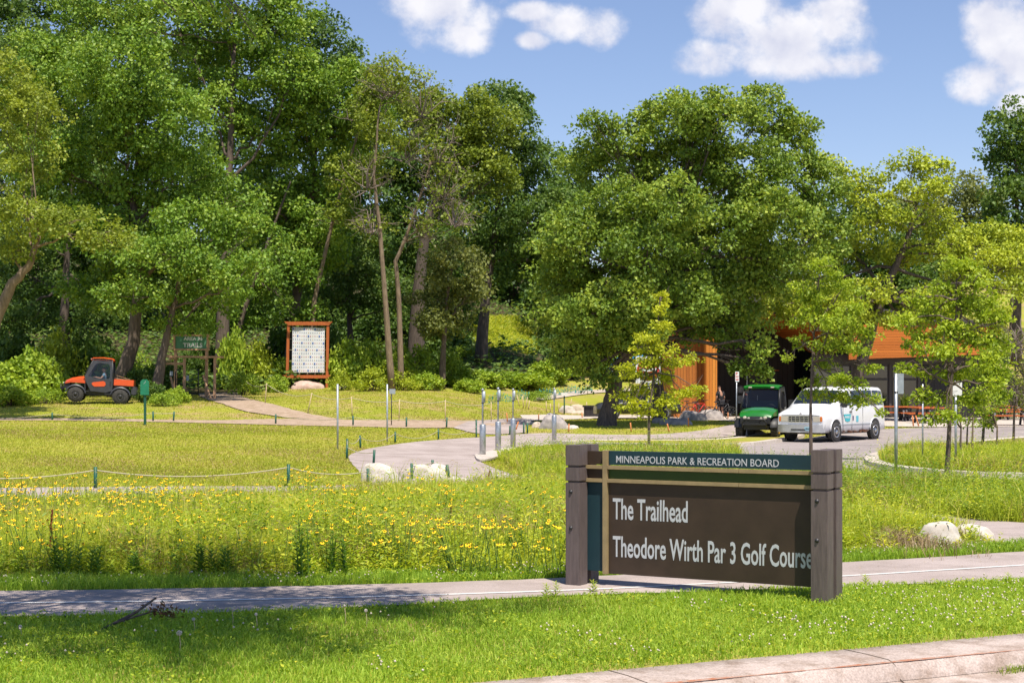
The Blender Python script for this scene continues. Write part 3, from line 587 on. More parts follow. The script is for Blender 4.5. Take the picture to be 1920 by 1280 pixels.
# leafy forbs: stem with pairs of leaves, collected as ground cover
def forbs(x, y, h, L, per, zo=0):
    n = len(x); t = np.tile(np.linspace(.12, 1, per), (n,1)); a = rng.uniform(0, 2*PI, (n,1))+np.arange(per)[None]*2.4
    lx = rng.normal(0,.16,n); ly = rng.normal(0,.16,n); z0 = terr(x,y)+zo
    C = np.stack([x[:,None]+lx[:,None]*t*h[:,None], y[:,None]+ly[:,None]*t*h[:,None], z0[:,None]+t*h[:,None]], -1).reshape(-1,3)
    D = unit(np.stack([np.cos(a), np.sin(a), rng.uniform(-.1,.9,a.shape)], -1).reshape(-1,3)); Nn = unit(np.stack([rng.normal(0,.3,len(C)), rng.normal(0,.3,len(C)), np.ones(len(C))], 1))
    Ls = (L[:,None]*(1.15-.5*t)).ravel()*rng.uniform(.7,1.2,len(C))
    return C, D, Nn, Ls
n = 24000; y = 17.2*(52/17.2)**rng.random(n); x = rng.uniform(-1, 1, n)*y*.34
dz = patchy(x, y, .55, 7); ok = in_meadow(x, y) & (dz+rng.normal(0,.15,n) > .45); x, y, dz = x[ok], y[ok], dz[ok]; n = len(x)
h = (.24+.50*dz)*(.5+.9*rng.random(n)**1.5)*np.clip((y-np.interp(x, *btx)-.5)/1.2, .35, 1)
C, D, Nn, Ls = forbs(x, y, h, rng.uniform(.07,.13,n), 12, np.where(inside(medP, x, y), .12, 0))
base_t = np.repeat(np.clip(.10+.75*patchy(x,y,.9,11)+rng.normal(0,.22,n)-.25*inside(back_mead,x,y), 0, 1), 12)
o = link('meadow_plants', leafmesh('meadow_plants', C, D, Nn, Ls, Ls*.34, np.clip(base_t+rng.normal(0,.1,len(C)),0,1)), M['L_forb']); tag(o, kind='stuff')

n = 9000; x = rng.uniform(1.5, 18, n); y = rng.uniform(22, 44, n); ok = inside(back_mead, x, y) & vis(x, y) & (patchy(x, y, .8, 9)+rng.normal(0,.15,n) > .40); x, y = x[ok], y[ok]; n = len(x)
C, D, Nn, Ls = forbs(x, y, rng.uniform(.3,.7,n), rng.uniform(.06,.11,n), 13)
o = link('tall_weeds', leafmesh('tall_weeds', C, D, Nn, Ls, Ls*.4, np.clip(np.repeat(rng.normal(.5,.3,n),13)+rng.normal(0,.1,len(C)),0,1)), M['L_maple']); tag(o, kind='stuff')

# ------------------------------------------------------------------ trees
def clump_leaves(centres, R, nl, Lf, flat=.65, up=.55, outc=None, tb=None, tv=.18, aspect=.6):
    m = len(centres); centres = np.asarray(centres)
    if Lf > .12: Lf *= .98; aspect = .80; nl = int(nl*1.6)
    R = np.broadcast_to(R, m)
    d = unit(rng.normal(0, 1, (m*nl, 3))); rr = rng.random(m*nl)**.45
    off = d*rr[:,None]*np.repeat(R, nl)[:,None]; off[:,2] *= flat
    C = np.repeat(centres, nl, 0)+off
    out = unit(off+1e-6)
    Nn = unit(np.array([0,-.15,up*.7])+out*.35+rng.normal(0,.55,(m*nl,3)))
    D = unit(out*.7+rng.normal(0,.6,(m*nl,3))+np.array([0,0,-.15]))
    Ls = Lf*rng.uniform(.5,1.3,m*nl)
    tt = np.repeat(np.full(m, .45) if tb is None else tb, nl)+rng.normal(0, tv, m*nl)
    return C, D, Nn, Ls, Ls*aspect, np.clip(tt, 0, 1)
def blob_clumps(c, r, spacing, hollow=.5, low=.5):
    area = 4*PI*((r[0]*r[1])**1.6/3+(r[0]*r[2])**1.6/3+(r[1]*r[2])**1.6/3)**(1/1.6)
    n = max(4, int(area/spacing**2)); d = unit(rng.normal(0,1,(n*2,3)))
    keep = (d[:,2] > -.35) | (rng.random(n*2) < low); d = d[keep][:n]
    rad = 1-hollow*rng.random(len(d))**1.6
    rad *= 1+.16*np.sin(d[:,0]*5+c[0]*3)*np.sin(d[:,2]*5+c[2])
    return np.asarray(c)+d*rad[:,None]*np.asarray(r)
def px_blob(px, py, rx, ry, d, k=.9):               # a lobe of a crown: centre, half-widths in metres
    s = d/F; return (np.array(W(px, py, d)), np.array([rx*s, (rx+ry)/2*s*k, ry*s]))
def tree(name, label, cat, group, d, trunk, blobs, leaf, bark, Lf=.2, spacing=1.0, nl=80, cr=.75, tr=.3, limbs=True,
         flat=.65, djit=.5, twigs=0, tone=0, hollow=.5, extra=None, seg=9, toned=.0, kmat=.9, fine=6):
    """trunk: list of (px, py) up the stem; blobs: list of (px, py, rx, ry[, depth offset])"""
    base = ON(trunk[0][0], d); root = empty(name, base, 0, label, cat, group)
    pts = [Vector(W(p[0], p[1], d)) for p in trunk]; pts[0] = base-Vector((0,0,.15))
    mb = MB(); fl = [1.18]+[1-.75*i/(len(pts)-1) for i in range(1, len(pts))]
    P2 = []; R2 = []
    for i in range(len(pts)-1):                     # wobble the stem a little
        for k in range(4):
            t = k/4; p = pts[i].lerp(pts[i+1], t); j = tr*(.06 if i < 2 else .16)*(1 if i+k else 0)
            P2.append(p+Vector((random.uniform(-j,j), random.uniform(-j,j), 0))); R2.append(tr*(fl[i]*(1-t)+fl[i+1]*t))
    P2.append(pts[-1]); R2.append(tr*fl[-1]); mb.tube(P2, R2, seg)
    Cs = []; tb = []; br = MB(); lim = MB()
    for bi, b in enumerate(blobs):
        dd = d+(b[4] if len(b) > 4 else random.uniform(-djit, djit)*b[2]*d/F*2)
        c, r = px_blob(*b[:4], dd, kmat); cl = blob_clumps(c, r, spacing, hollow)
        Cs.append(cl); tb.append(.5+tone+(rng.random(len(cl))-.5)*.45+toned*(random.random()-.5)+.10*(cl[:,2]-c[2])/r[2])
        if limbs:
            zs = [abs(p.z-(c[2]-r[2]*.9)) for p in P2]; i0 = min(range(len(P2)), key=lambda i: zs[i]+(0 if i > len(P2)*.5 else 50)); i0 = max(len(P2)//2, min(len(P2)-1, i0+random.randint(-3, 2)))
            a = P2[i0]; e = Vector(c); mid = a.lerp(e, .5)+Vector((0,0,(-.10 if e.z > a.z+.6 else .16)*(e-a).length)); r0 = max(.03, R2[i0]*.5)
            pp = []; rad = []
            for t in np.linspace(0, 1, 7):
                p = a*(1-t)**2+mid*2*t*(1-t)+e*t*t
                pp.append(p+Vector(rng.normal(0,.06*(e-a).length*.5*t*(1-t)*4+.01,3))); rad.append(r0*(1-.72*t))
            lim.tube(pp, rad, 6)
            for q in cl[rng.permutation(len(cl))[:fine]]:
                q = Vector(q); s0 = pp[random.randint(3, 6)]; m2 = s0.lerp(q, .5)+Vector(rng.normal(0,.15,3))
                br.tube([s0, m2, q], [r0*.26, r0*.17, .012], 4, cap=False)
    C = np.concatenate(Cs); tb = np.concatenate(tb)
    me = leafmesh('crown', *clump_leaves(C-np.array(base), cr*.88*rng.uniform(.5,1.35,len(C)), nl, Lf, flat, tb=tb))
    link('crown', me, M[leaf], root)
    for b_, nm in ((mb, 'trunk'), (lim, 'limbs'), (br, 'branches')):
        if not b_.v: continue
        b_.v = [(v[0]-base.x, v[1]-base.y, v[2]-base.z) for v in b_.v]
        b_.build(nm, M[bark], root)
    if twigs:
        tw = MB()
        for b in blobs:
            c, r = px_blob(*b[:4], d, .6); c = Vector(c)
            for _ in range(twigs):
                dv = Vector(unit(rng.normal(0,1,(1,3))+np.array([[0,0,.3]]))[0]); e = c+Vector((dv.x*r[0], dv.y*r[1], dv.z*r[2]))*random.uniform(.7,1.25)
                s0 = c.lerp(e, .1)+Vector((0,0,-r[2]*.6)); m1 = s0.lerp(e, .5)+Vector(rng.normal(0,.25,3)); tw.tube([s0-base, m1-base, e-base], [.035,.022,.008], 4, cap=False)
                for _k in range(3):
                    p = m1.lerp(e, random.random()); p2 = p+Vector(unit(rng.normal(0,1,(1,3))+np.array([[dv.x,dv.y,dv.z+.3]]))[0])*random.uniform(.5,1.1)
                    tw.tube([p-base, p.lerp(p2,.5)+Vector(rng.normal(0,.08,3))-base, p2-base], [.016,.011,.005], 3, cap=False)
        tw.build('dead_twigs', M['twig'], root)
    return root
WG = 'trees at the edge of the wood'
# --- wood on the left
tree('broadleaf_tree','crooked tree leaning right at the far left edge with thin yellowish leaves','tree',WG,70,
     [(-45,700),(-10,600),(25,530),(60,490),(75,440)], [(-10,170,80,70),(50,210,70,60),(-5,330,70,70),(60,300,60,40),(40,400,80,35),(130,420,80,30),(190,450,70,24),(20,470,50,30)],
     'L_olive','bark_pale',.15,.85,46,.55,.34,tone=.12)
tree('broadleaf_tree','big maple with layered green crown behind the red utility vehicle','tree',WG,86,
     [(215,745),(250,640),(262,520),(250,380),(270,200)], [(110,150,110,90),(230,130,110,80),(300,230,120,70),(180,290,110,60),(330,330,110,50),(240,390,120,50),(360,430,110,45),(150,420,90,45),(300,500,110,45),(420,380,80,40),(420,500,80,40),(180,540,80,40),(250,470,80,50,-2),(230,200,90,70,-2),(90,300,90,70,-1)],
     'L_maple','bark',.19,1.05,64,.85,.42)
tree('broadleaf_tree','leaning tree whose trunk stands just left of the green trails board','tree',WG,82,
     [(290,735),(303,670),(325,580),(338,520)], [(250,560,70,35),(380,560,80,36),(450,520,70,40),(330,480,90,40),(470,440,70,40),(340,610,60,22)],
     'L_maple','bark',.17,.95,60,.7,.30)
tree('broadleaf_tree','tall bright green tree topping the left of the wood','tree',WG,97,
     [(415,690),(420,500),(430,300),(440,80)], [(330,40,110,80),(440,10,110,90),(530,50,65,80),(470,120,110,60),(390,190,100,60),(550,150,70,60),(500,240,90,60),(200,20,100,70)],
     'L_maple','bark',.22,1.15,60,.95,.42,tone=.12)
tree('broadleaf_tree','bright green tree whose rounded top slopes down to the sky gap','tree',WG,101,
     [(540,690),(560,500),(585,350),(600,200)], [(570,230,80,80),(640,170,60,60),(620,280,80,70),(530,330,80,60),(600,390,80,60),(680,220,55,70),(540,440,80,50),(590,500,70,45),(520,400,80,60,-2),(600,460,60,50,-2),(480,520,60,40,-2)],
     'L_maple','bark',.22,1.15,60,.95,.36,tone=.05)
tree('sparse_tree','slender leaning tree rising behind the banner frame, bare lower trunk','tree',WG,97,
     [(576,690),(590,560),(622,420),(655,300),(690,200)], [(660,330,50,40),(700,250,50,50),(720,160,50,45),(680,200,40,50),(640,400,40,30)],
     'L_olive','bark_pale',.19,.9,34,.6,.17,twigs=5,hollow=.8)
tree('sparse_tree','half-dead pale tree with bare grey twigs among thin olive leaves','tree',WG,93,
     [(735,690),(722,560),(712,430),(700,330),(712,200)], [(740,150,55,50),(790,190,50,50),(690,330,50,40),(760,270,60,50),(700,420,45,30)],
     'L_olive','bark_pale',.18,.95,22,.6,.19,twigs=16,hollow=.85,tone=.05)
tree('sparse_tree','forked pale trunk with bare twigs right of the half-dead tree','tree',WG,94,
     [(752,690),(748,560),(742,490),(770,420),(800,330),(815,280)], [(830,340,55,50),(850,400,50,40),(790,420,45,40),(820,270,50,50)],
     'L_olive','bark_pale',.18,1.0,14,.6,.17,twigs=20,hollow=.9)
tree('broadleaf_tree','olive-topped tree with thick dark trunk behind the bare twigs','tree',WG,103,
     [(778,690),(785,540),(800,420),(830,330)], [(830,220,60,60),(890,230,60,60),(930,260,50,60),(860,300,70,50),(920,340,60,50),(790,200,40,40)],
     'L_olive','bark_dark',.21,1.05,56,.85,.55,tone=-.1)
tree('broadleaf_tree','dark green tree at the right shoulder of the wood','tree',WG,110,
     [(900,700),(910,560),(930,420),(940,300)], [(930,200,60,40),(965,230,45,55),(980,300,50,50),(950,370,70,55),(1010,330,40,45),(1000,420,60,50),(910,440,70,50),(960,490,80,46),(1040,400,40,70),(1030,500,50,50)],
     'L_dark','bark_dark',.23,1.15,60,.95,.42,tone=.02)
tree('broadleaf_tree','low dark tree with drooping grey-green foliage left of the grassy bank','tree',WG,97,
     [(828,712),(832,640),(838,560),(850,480)], [(850,500,60,45),(820,560,55,40),(880,550,40,40),(840,610,46,30),(800,610,40,30)],
     'L_grey','bark',.19,1.0,60,.8,.2,tone=-.1)
tree('broadleaf_tree','dark tree filling the wood right of the banner frame','tree',WG,106,
     [(660,700),(655,600),(650,480)], [(640,500,60,50),(690,540,60,45),(620,570,50,40),(740,560,50,50),(690,460,50,40)],
     'L_dark','bark_dark',.2,1.1,60,.85,.25)
tree('broadleaf_tree','dark slanting tree between the trails board and the banner frame','tree',WG,98,
     [(420,700),(455,590),(500,460),(545,340)], [(480,560,60,40),(530,500,60,40),(440,600,50,30),(550,590,50,35),(390,610,50,24)],
     'L_maple','bark',.19,1.1,54,.8,.2,tone=-.1)
tree('broadleaf_tree','dark tree above the red utility vehicle at the back of the shade','tree',WG,95,
     [(130,720),(120,600),(125,480),(140,300)], [(60,520,70,50),(120,570,70,45),(30,600,60,40),(190,600,60,40),(60,440,70,40),(0,250,80,80),(40,120,90,80)],
     'L_dark','bark_dark',.2,1.1,60,.85,.35)
# back rows closing the wood
k = 0
rowlab = ['deep in the wood behind the banner frame','deep in the wood at the far left','deep in the wood above the trails board','deep in the wood behind the maple','behind the bare grey twigs','at the skyline beside the bright green top','behind the grassy bank','at the back between wood and oak','behind the oak crown','far behind the oak, to its right','on the hillside behind the building','on the hillside right of the building']
back = [(600,126,[(560,420,90,90),(640,440,90,90),(600,560,110,80),(640,340,70,70),(600,640,100,40)]),
        (40,122,[(20,380,110,100),(150,380,110,90),(90,480,100,80),(40,590,110,70),(100,250,110,110),(0,130,110,110),(60,20,110,80)]),
        (330,124,[(280,560,110,80),(400,560,100,80),(340,440,120,90),(460,620,90,50),(430,320,110,90),(400,140,100,90),(470,390,90,80)]),
        (220,130,[(180,600,110,70),(180,460,120,90),(250,300,120,100),(200,130,130,110)]),
        (740,122,[(720,340,80,80),(720,440,80,60),(780,310,70,60),(850,330,70,70),(800,400,80,90),(760,500,90,80),(840,500,90,80),(780,600,110,60),(700,620,90,50)]),
        (640,135,[(630,120,50,60),(600,60,40,50),(670,170,60,60),(730,220,70,70),(590,180,60,80)]),
        (960,140,[(900,420,90,90),(970,520,90,80),(1010,600,80,60),(900,540,80,60),(1040,480,70,80)]),
        (1060,128,[(1060,330,50,50),(1090,400,60,70),(1050,560,70,70),(1100,620,80,60)]),
        (1250,130,[(1180,560,110,90),(1300,560,110,90),(1240,430,110,90),(1350,420,110,90),(1400,540,100,90)]),
        (1560,135,[(1500,540,110,80),(1620,560,100,70),(1560,420,100,70),(1700,540,90,70),(1660,450,80,70)]),
        (1780,150,[(1800,370,50,40),(1840,400,60,50),(1780,440,60,60),(1850,470,60,50),(1760,520,70,50),(1700,400,60,50)]),
        (1905,128,[(1900,250,50,60),(1935,300,60,90),(1880,290,40,35),(1910,390,60,70),(1925,480,60,60),(1870,420,40,40)])]
for i, (px, d, bl) in enumerate(back):
    nm = 'hillside_tree' if i > 8 else 'forest_tree'
    tree(nm, ('grey-green' if i in (10,) else 'dark green')+' tree '+rowlab[i], 'tree', 'trees in the depth of the wood', d, [(px,660 if i!=11 else 560),(px+4,520),(px,430 if i!=11 else 300)], bl,
         'L_grey' if i == 10 else 'L_dark', 'bark_dark', .30, 1.6, 66, 1.25, .4, fine=2, tone=-.1 if i < 8 else 0, djit=.3)
# --- the oaks
tree('oak_tree','broad oak with thick leaning trunk on the shaded lawn','tree','oaks beside the building',73,
     [(1137,800),(1142,770),(1152,730),(1166,685),(1188,630),(1220,550),(1260,480),(1300,380)],
     [(1120,320,70,60),(1180,280,70,60),(1260,225,80,50),(1350,215,80,50),(1430,215,60,48),(1480,280,65,60),(1400,320,90,60),(1290,330,90,60),(1180,390,90,60),
      (1090,430,75,60),(1060,520,60,50),(1130,520,80,50),(1230,480,90,60),(1340,450,90,60),(1450,400,80,60),(1530,350,60,50),(1550,440,60,50),(1480,490,80,50),(1390,540,80,50),(1290,560,80,45),
      (1190,600,70,40),(1110,600,60,42),(1040,600,42,40),(1070,660,40,26),(1150,665,50,30),(1400,600,50,34),(1428,650,24,30),(1432,700,14,16),(1370,620,50,28),(1300,630,34,30),(1290,590,60,30),(1385,690,10,8),(1120,235,30,26),(1300,260,60,50),(1240,320,60,50),(1400,390,70,60),(1190,560,60,50,-3),(1215,460,70,50,-3),(1160,640,50,26,-2),(1110,590,60,40,-2.5),(1270,380,60,50,-3.5),(1210,620,50,30,-2.5),(1060,460,60,60,-1),(1098,692,26,18,-1),(1130,715,18,12,-1),(1050,680,26,18)],
     'L_oak','bark_dark',.17,.85,66,.68,.44,toned=.18,hollow=.45,fine=8)
tree('oak_tree','yellowish oak on the right with dark crooked limbs over the orange fascia','tree','oaks beside the building',79,
     [(1600,800),(1610,700),(1640,600),(1670,520),(1700,450),(1720,380)],
     [(1560,310,40,30),(1620,345,50,34),(1700,310,45,26),(1760,330,35,32),(1720,360,60,30),(1650,410,60,40),(1740,420,50,34),(1590,470,60,40),(1690,480,60,36),(1780,480,50,34),(1850,480,50,30),(1900,490,40,34),
      (1620,560,70,38),(1540,580,50,40),(1820,530,50,24),(1890,545,36,22),(1580,620,40,20),(1740,570,60,26),(1850,580,50,22),(1450,588,50,26),(1530,598,50,24),(1615,596,60,20),(1700,604,40,20),(1780,622,50,34),(1850,630,40,36),(1560,640,20,14),(1480,560,60,36)],
     'L_oak_y','bark_dark',.17,.9,50,.62,.36,hollow=.6,toned=.15,fine=9)
tree('oak_tree','second oak trunk standing in shade beside the parked car','tree','oaks beside the building',78,
     [(1237,788),(1236,740),(1232,680),(1230,600)], [(1240,600,60,30),(1310,600,55,26),(1280,540,70,40),(1370,590,50,28)],
     'L_oak','bark_dark',.17,.9,60,.65,.36,tone=-.1)
tree('hillside_tree','lone dark-trunked tree on the grassy slope at far right','tree','oaks beside the building',150,
     [(1899,606),(1898,570),(1897,520)], [(1890,500,45,40),(1930,490,40,40)], 'L_oak','bark_dark',.25,1.5,50,1.1,.3)
tree('oak_tree','spreading oak bough tree at the right edge above the yellow-green sapling','tree','oaks beside the building',95,
     [(1960,680),(1955,600),(1940,530),(1900,490)], [(1830,450,50,30),(1880,450,45,30),(1930,470,40,40),(1790,470,30,26),(1900,530,40,20)], 'L_oak_y','bark_dark',.2,1.0,60,.75,.3)
# --- young trees by the drive
SG = 'staked young trees beside the drive'
tree('young_tree','narrow lime-green sapling in front of the red circle sign','sapling',SG,50,
     [(1217,851),(1217,780),(1226,700),(1231,640),(1238,560)],
     [(1242,558,14,18),(1236,582,20,12),(1238,612,28,9),(1216,640,28,13),(1200,632,18,6),(1248,655,30,12),(1195,655,16,7),(1215,680,36,13),(1260,680,34,11),(1290,672,22,8),(1165,690,22,7),(1200,702,30,11),(1240,708,34,12),(1280,738,34,10),(1305,728,18,7),(1170,740,22,7),(1200,730,30,12),(1240,755,40,12),(1190,760,20,10),(1215,775,28,9),(1160,765,10,7)],
     'L_young','bark',.10,.27,26,.18,.045,limbs=True,hollow=.9,flat=.7,fine=3)
tree('young_tree','lime-green sapling with bare left twigs in front of the white van','sapling',SG,45,
     [(1521,868),(1520,760),(1523,680),(1528,600),(1535,520)],
     [(1540,500,30,22),(1580,540,46,24),(1530,560,36,22),(1600,580,34,18),(1560,605,44,18),(1515,590,20,16),(1490,600,12,8),(1570,650,44,16),(1610,655,24,12),(1545,680,34,14),(1630,692,22,9),(1525,715,22,12),(1580,710,40,12),(1560,745,40,12),(1610,750,40,11),(1650,775,16,8),(1475,670,7,6),(1525,740,20,8),(1500,540,24,14),(1620,620,30,16),(1560,520,30,14),(1500,640,20,12),(1600,720,30,12)],
     'L_young_g','bark',.10,.29,28,.20,.05,limbs=True,hollow=.9,flat=.7,twigs=0,fine=3)
tree('young_tree','taller fresh green sapling in the meadow at the right of the drive','sapling',SG,34,
     [(1774,905),(1780,800),(1784,720),(1790,640),(1795,560)],
     [(1795,500,34,22),(1830,530,30,20),(1770,540,30,20),(1800,570,44,24),(1745,590,34,18),(1850,590,30,20),(1780,620,44,20),(1725,632,30,14),(1830,640,40,20),(1700,645,16,10),(1765,660,50,18),(1850,680,34,18),(1795,700,44,16),(1740,700,28,10),(1865,720,20,16),(1760,745,30,14),(1820,750,34,16),(1770,780,30,12),(1745,790,16,8),(1700,600,26,14),(1865,560,24,16),(1720,560,28,16),(1870,640,26,16),(1880,600,20,14),(1700,690,24,12),(1725,740,22,12),(1820,500,24,14)],
     'L_young_g','bark',.09,.23,26,.17,.055,limbs=True,hollow=.9,flat=.7,tone=.05,fine=3)
tree('young_tree','bushy green sapling between the sign pole and the right frame edge','sapling',SG,48,
     [(1840,842),(1846,780),(1850,720)], [(1840,700,30,24),(1870,660,26,24),(1865,740,30,22),(1830,760,26,20),(1880,700,22,24),(1850,790,22,14)],
     'L_young_g','bark',.11,.30,32,.25,.05,hollow=.9,tone=-.1)
tree('young_tree','brownish thinly leaved shrub tree at the right frame edge','sapling',SG,58,
     [(1900,820),(1902,760),(1905,700)], [(1900,640,26,28),(1920,690,30,30),(1895,720,26,24),(1915,750,26,20)], 'L_olive','bark',.09,.45,16,.3,.05,twigs=14,hollow=.9)
for j, (px, tx) in enumerate([(1800,1790),(1822,1826),(1812,1830),(1868,1850)]):
    tree('young_tree',['slim stem with few leaves right of the tall sapling','pale slim stem leaning slightly right in the meadow','thin crossing stem between the pale stems','pale stem leaning left at the meadow back'][j],'sapling',SG,43+j,
         [(px,855-j*3),(px+2,800),(tx,740)], [(tx,740,24,18),(tx+10,765,20,12),(tx-10,790,16,8)], 'L_young_g','bark_pale' if j in (1,3) else 'bark',.075,.35,16,.22,.035,hollow=.9,fine=2)
# --- overhanging tree left of the camera: its boughs show at the top and shade the verge
root = empty('shade_tree', (-6.6, 8.5, -.1), 0, 'overhanging tree whose leafy boughs hang into the top left corner','tree')
mb = MB(); mb.tube([(0,0,-.2),(.05,0,1.5),(.3,.1,3.5),(.9,.2,5.6),(1.6,.2,7.6)], [.34,.27,.24,.19,.1], 10)
mb.build('trunk', M['bark'], root)
lb = MB(); cl = []
for (e, n_) in (((2.6,3.6,6.9),34),((4.6,3.4,7.2),36),((3.4,5.2,7.0),34),((1.8,5.0,7.4),30),((5.6,4.6,7.0),26),((1.2,3.0,7.6),26),((0.4,5.4,7.4),24),((4.6,5.6,7.8),22),((6.6,3.6,7.4),16),((2.4,2.0,7.8),22),((5.0,2.0,7.6),16),((-.4,4.0,7.8),20),((3.6,1.9,7.2),16),((5.6,1.6,7.4),18),((4.6,2.8,7.0),14)):
    e = Vector(e); a = Vector((.9,.2,5.6)); m_ = a.lerp(e,.5)+Vector((0,0,.6)); lb.tube([a, m_, e, e+Vector((.5,.3,-.25))], [.09,.06,.03,.008], 6)
    for _ in range(n_):
        q = e+Vector(rng.normal(0,1,3))*.62; q.z = max(q.z, 6.3); cl.append(q[:]); cl.append((q+Vector(rng.normal(0,.35,3))+Vector((0,0,.5)))[:])
        if random.random() < .5: lb.tube([e.lerp(m_, random.random()*.8), q.lerp(e,.4)+Vector(rng.normal(0,.1,3)), q], [.014,.010,.004], 4, cap=False)
cf = []
for px, py in ((40,-14),(120,-8),(200,-10),(225,8),(262,2),(330,22),(400,14),(440,30),(470,44),(500,20),(560,-10),(300,-6),(150,-16),(480,70),(380,36)):
    q = W(px, py, 11.0)-Vector((-6.6,8.5,-.1)); cf.append(q[:]); e = Vector((3.0,3.0,6.8)) if px > 350 else Vector((2.0,2.6,6.4)); lb.tube([e, e.lerp(q,.6)+Vector((0,0,.12)), q], [.016,.009,.003], 4, cap=False)
lb.build('limbs', M['bark'], root)
cl = np.array(cl); me = leafmesh('crown', *clump_leaves(cl, .36, 60, .12, .6, tb=.4+.3*rng.random(len(cl)), aspect=.42)); link('crown', me, M['L_maple'], root)
me = leafmesh('low_sprays', *clump_leaves(np.array(cf), .17, 26, .055, .7, tb=.35+.3*rng.random(len(cf)), aspect=.4)); link('low_sprays', me, M['L_maple'], root)

# ------------------------------------------------------------------ wood floor, undergrowth, sunny bank
fl = np.arange(-60, 33.1, 1.0); rows = []
def front_y(x): return np.interp(x, [-60,-28,-24,-18,-12,-8,-3,0,3,7,30,42], [80,81,86,91,97,99,101,103,108,118,125,126])
for t in np.linspace(0, 1, 90):
    y_ = front_y(fl)*(1-t)+235*t; xx = fl*(1+.9*t); rows.append(np.stack([xx, y_, terr(xx, y_)+.05], 1))
R_ = np.array(rows); i_ = np.arange(R_.shape[0]*R_.shape[1]).reshape(R_.shape[:2]); q_ = np.stack([i_[:-1,:-1], i_[:-1,1:], i_[1:,1:], i_[1:,:-1]], -1).reshape(-1)
tag(link('forest_floor', fast_mesh('forest_floor', R_.reshape(-1,3), q_, np.full(len(q_)//4, 4), smooth=True), ground_mat('leaf litter', (.045,.042,.02), (.07,.065,.028), (.09,.07,.04), s1=.5, s2=2, fine=20)), kind='structure')
n = 90000; y = 84*(190/84)**rng.random(n); x = rng.uniform(-.36, .30, n)*y
px_ = pxof(x, y); py_ = HY-(terr(x,y)-CAMZ)*F/y
ok = (y > front_y(x)-.5) & ~((px_ > 885) & (px_ < 1000) & (py_ > 606) & (py_ < 655) & (y < 140)) & ~((px_ > 1850) & (py_ < 625)); x, y = x[ok], y[ok]; n = len(x)
a = rng.uniform(0, 2*PI, n); hgt = .1+.8*rng.random(n)*(.4+patchy(x,y,.5))
me = leafmesh('undergrowth', np.stack([x, y, terr(x,y)+hgt], 1), unit(np.stack([np.cos(a), np.sin(a), .4+0*a], 1)), unit(rng.normal(0,.5,(n,3))+[0,-.4,1]), rng.uniform(.2,.5,n), rng.uniform(.12,.3,n), rng.random(n))
tag(link('undergrowth', me, M['L_dark']), kind='stuff')
n = 16000; x = rng.uniform(-4, 2.5, n); y = rng.uniform(118, 133, n); px_ = pxof(x, y); py_ = HY-(terr(x,y)-CAMZ)*F/y
ok = (px_ > 885) & (px_ < 1005) & (py_ > 600) & (py_ < 668); x, y = x[ok], y[ok]; n = len(x)
blades('bank_grass', x, y, rng.uniform(.3,.8,n), rng.uniform(.05,.12,n), rng.uniform(.3,.9,n), rng.random(n), M['B_meadow'])
# ------------------------------------------------------------------ shrubs
def shrub_proto(seed, leaf, Lf=.11, n=60, nl=46, tone=0):
    cs = unit(rng.normal(0,1,(n,3))); cs[:,2] = np.abs(cs[:,2])*1.05; cs *= (.55+.45*rng.random((n,1)))
    cs[:,2] += .12
    me = leafmesh('foliage', *clump_leaves(cs, .26, nl, Lf, .8, tb=.5+tone+.4*(rng.random(n)-.5)))
    me.materials.append(M[leaf]); mb = MB()
    for q in cs[:14]: mb.tube([(0,0,-.25),(q[0]*.4,q[1]*.4,q[2]*.5),tuple(q)], [.022,.015,.006], 4, cap=False)
    m2 = mb.mesh('stems'); m2.materials.append(M['bark']); return me, m2
SP = [shrub_proto(0,'L_shrub'), shrub_proto(1,'L_shrub',.13,70,40,.15), shrub_proto(2,'L_dark',.13), shrub_proto(3,'L_oak_y',.12,60,40), shrub_proto(4,'L_grey',.12)]
def shrub(px, d, wpx, hpx, k, label, group='shrubs along the edge of the wood', name='shrub', py=None):
    b = ON(px, d); s = d/F; root = empty(name, b, random.uniform(0, 6), label, 'shrub', group); root.scale = (wpx*s, wpx*s, hpx*s)
    link('foliage', SP[k][0], None, root); link('stems', SP[k][1], None, root); return root
sh = [(20,84,60,60,1),(70,86,50,70,1),(110,92,50,90,3),(170,94,60,80,2),(240,92,45,70,0),(20,78,45,34,1),(85,79,40,26,0),(300,90,40,50,2),(255,86,34,44,2),(330,80,26,24,1),(310,78,30,22,0),(285,80,26,34,2),
      (440,96,34,90,1),(480,97,44,70,3),(520,98,36,50,0),(455,90,34,40,0),(520,93,22,26,1),(650,97,40,70,1),(690,98,46,80,0),(740,98,44,60,1),(780,99,44,70,0),(640,94,26,30,3),(700,93,40,36,3),(750,94,40,28,3),(800,95,36,26,1),(840,100,30,60,0),(620,99,34,90,2),
      (870,100,36,30,1),(910,102,36,24,1),(950,104,46,24,0),(990,104,46,26,1),(1030,108,40,36,1),(880,112,36,24,0),(840,118,40,40,2),(1040,122,36,40,2),(1060,112,36,44,1),(1100,116,40,50,2),(1150,118,50,40,1),(1010,99,24,18,0),(880,97,30,20,1),
      (1880,84,34,40,4),(1830,88,30,36,2),(1905,92,40,50,4),(1860,120,40,30,2),(1800,118,40,40,2),(1915,140,50,30,3),(550,104,60,80,2),(400,100,36,60,2),(360,98,34,60,2),(10,96,60,90,2),(130,100,60,90,2),(800,106,50,70,2)]
spec = ['low pale green shrub','bushy yellow-green shrub','dark green shrub','golden green shrub','grey-green shrub']
spec = ['mid green shrub','bright leafy shrub','dark shaded shrub','yellowish shrub','grey-green shrub']
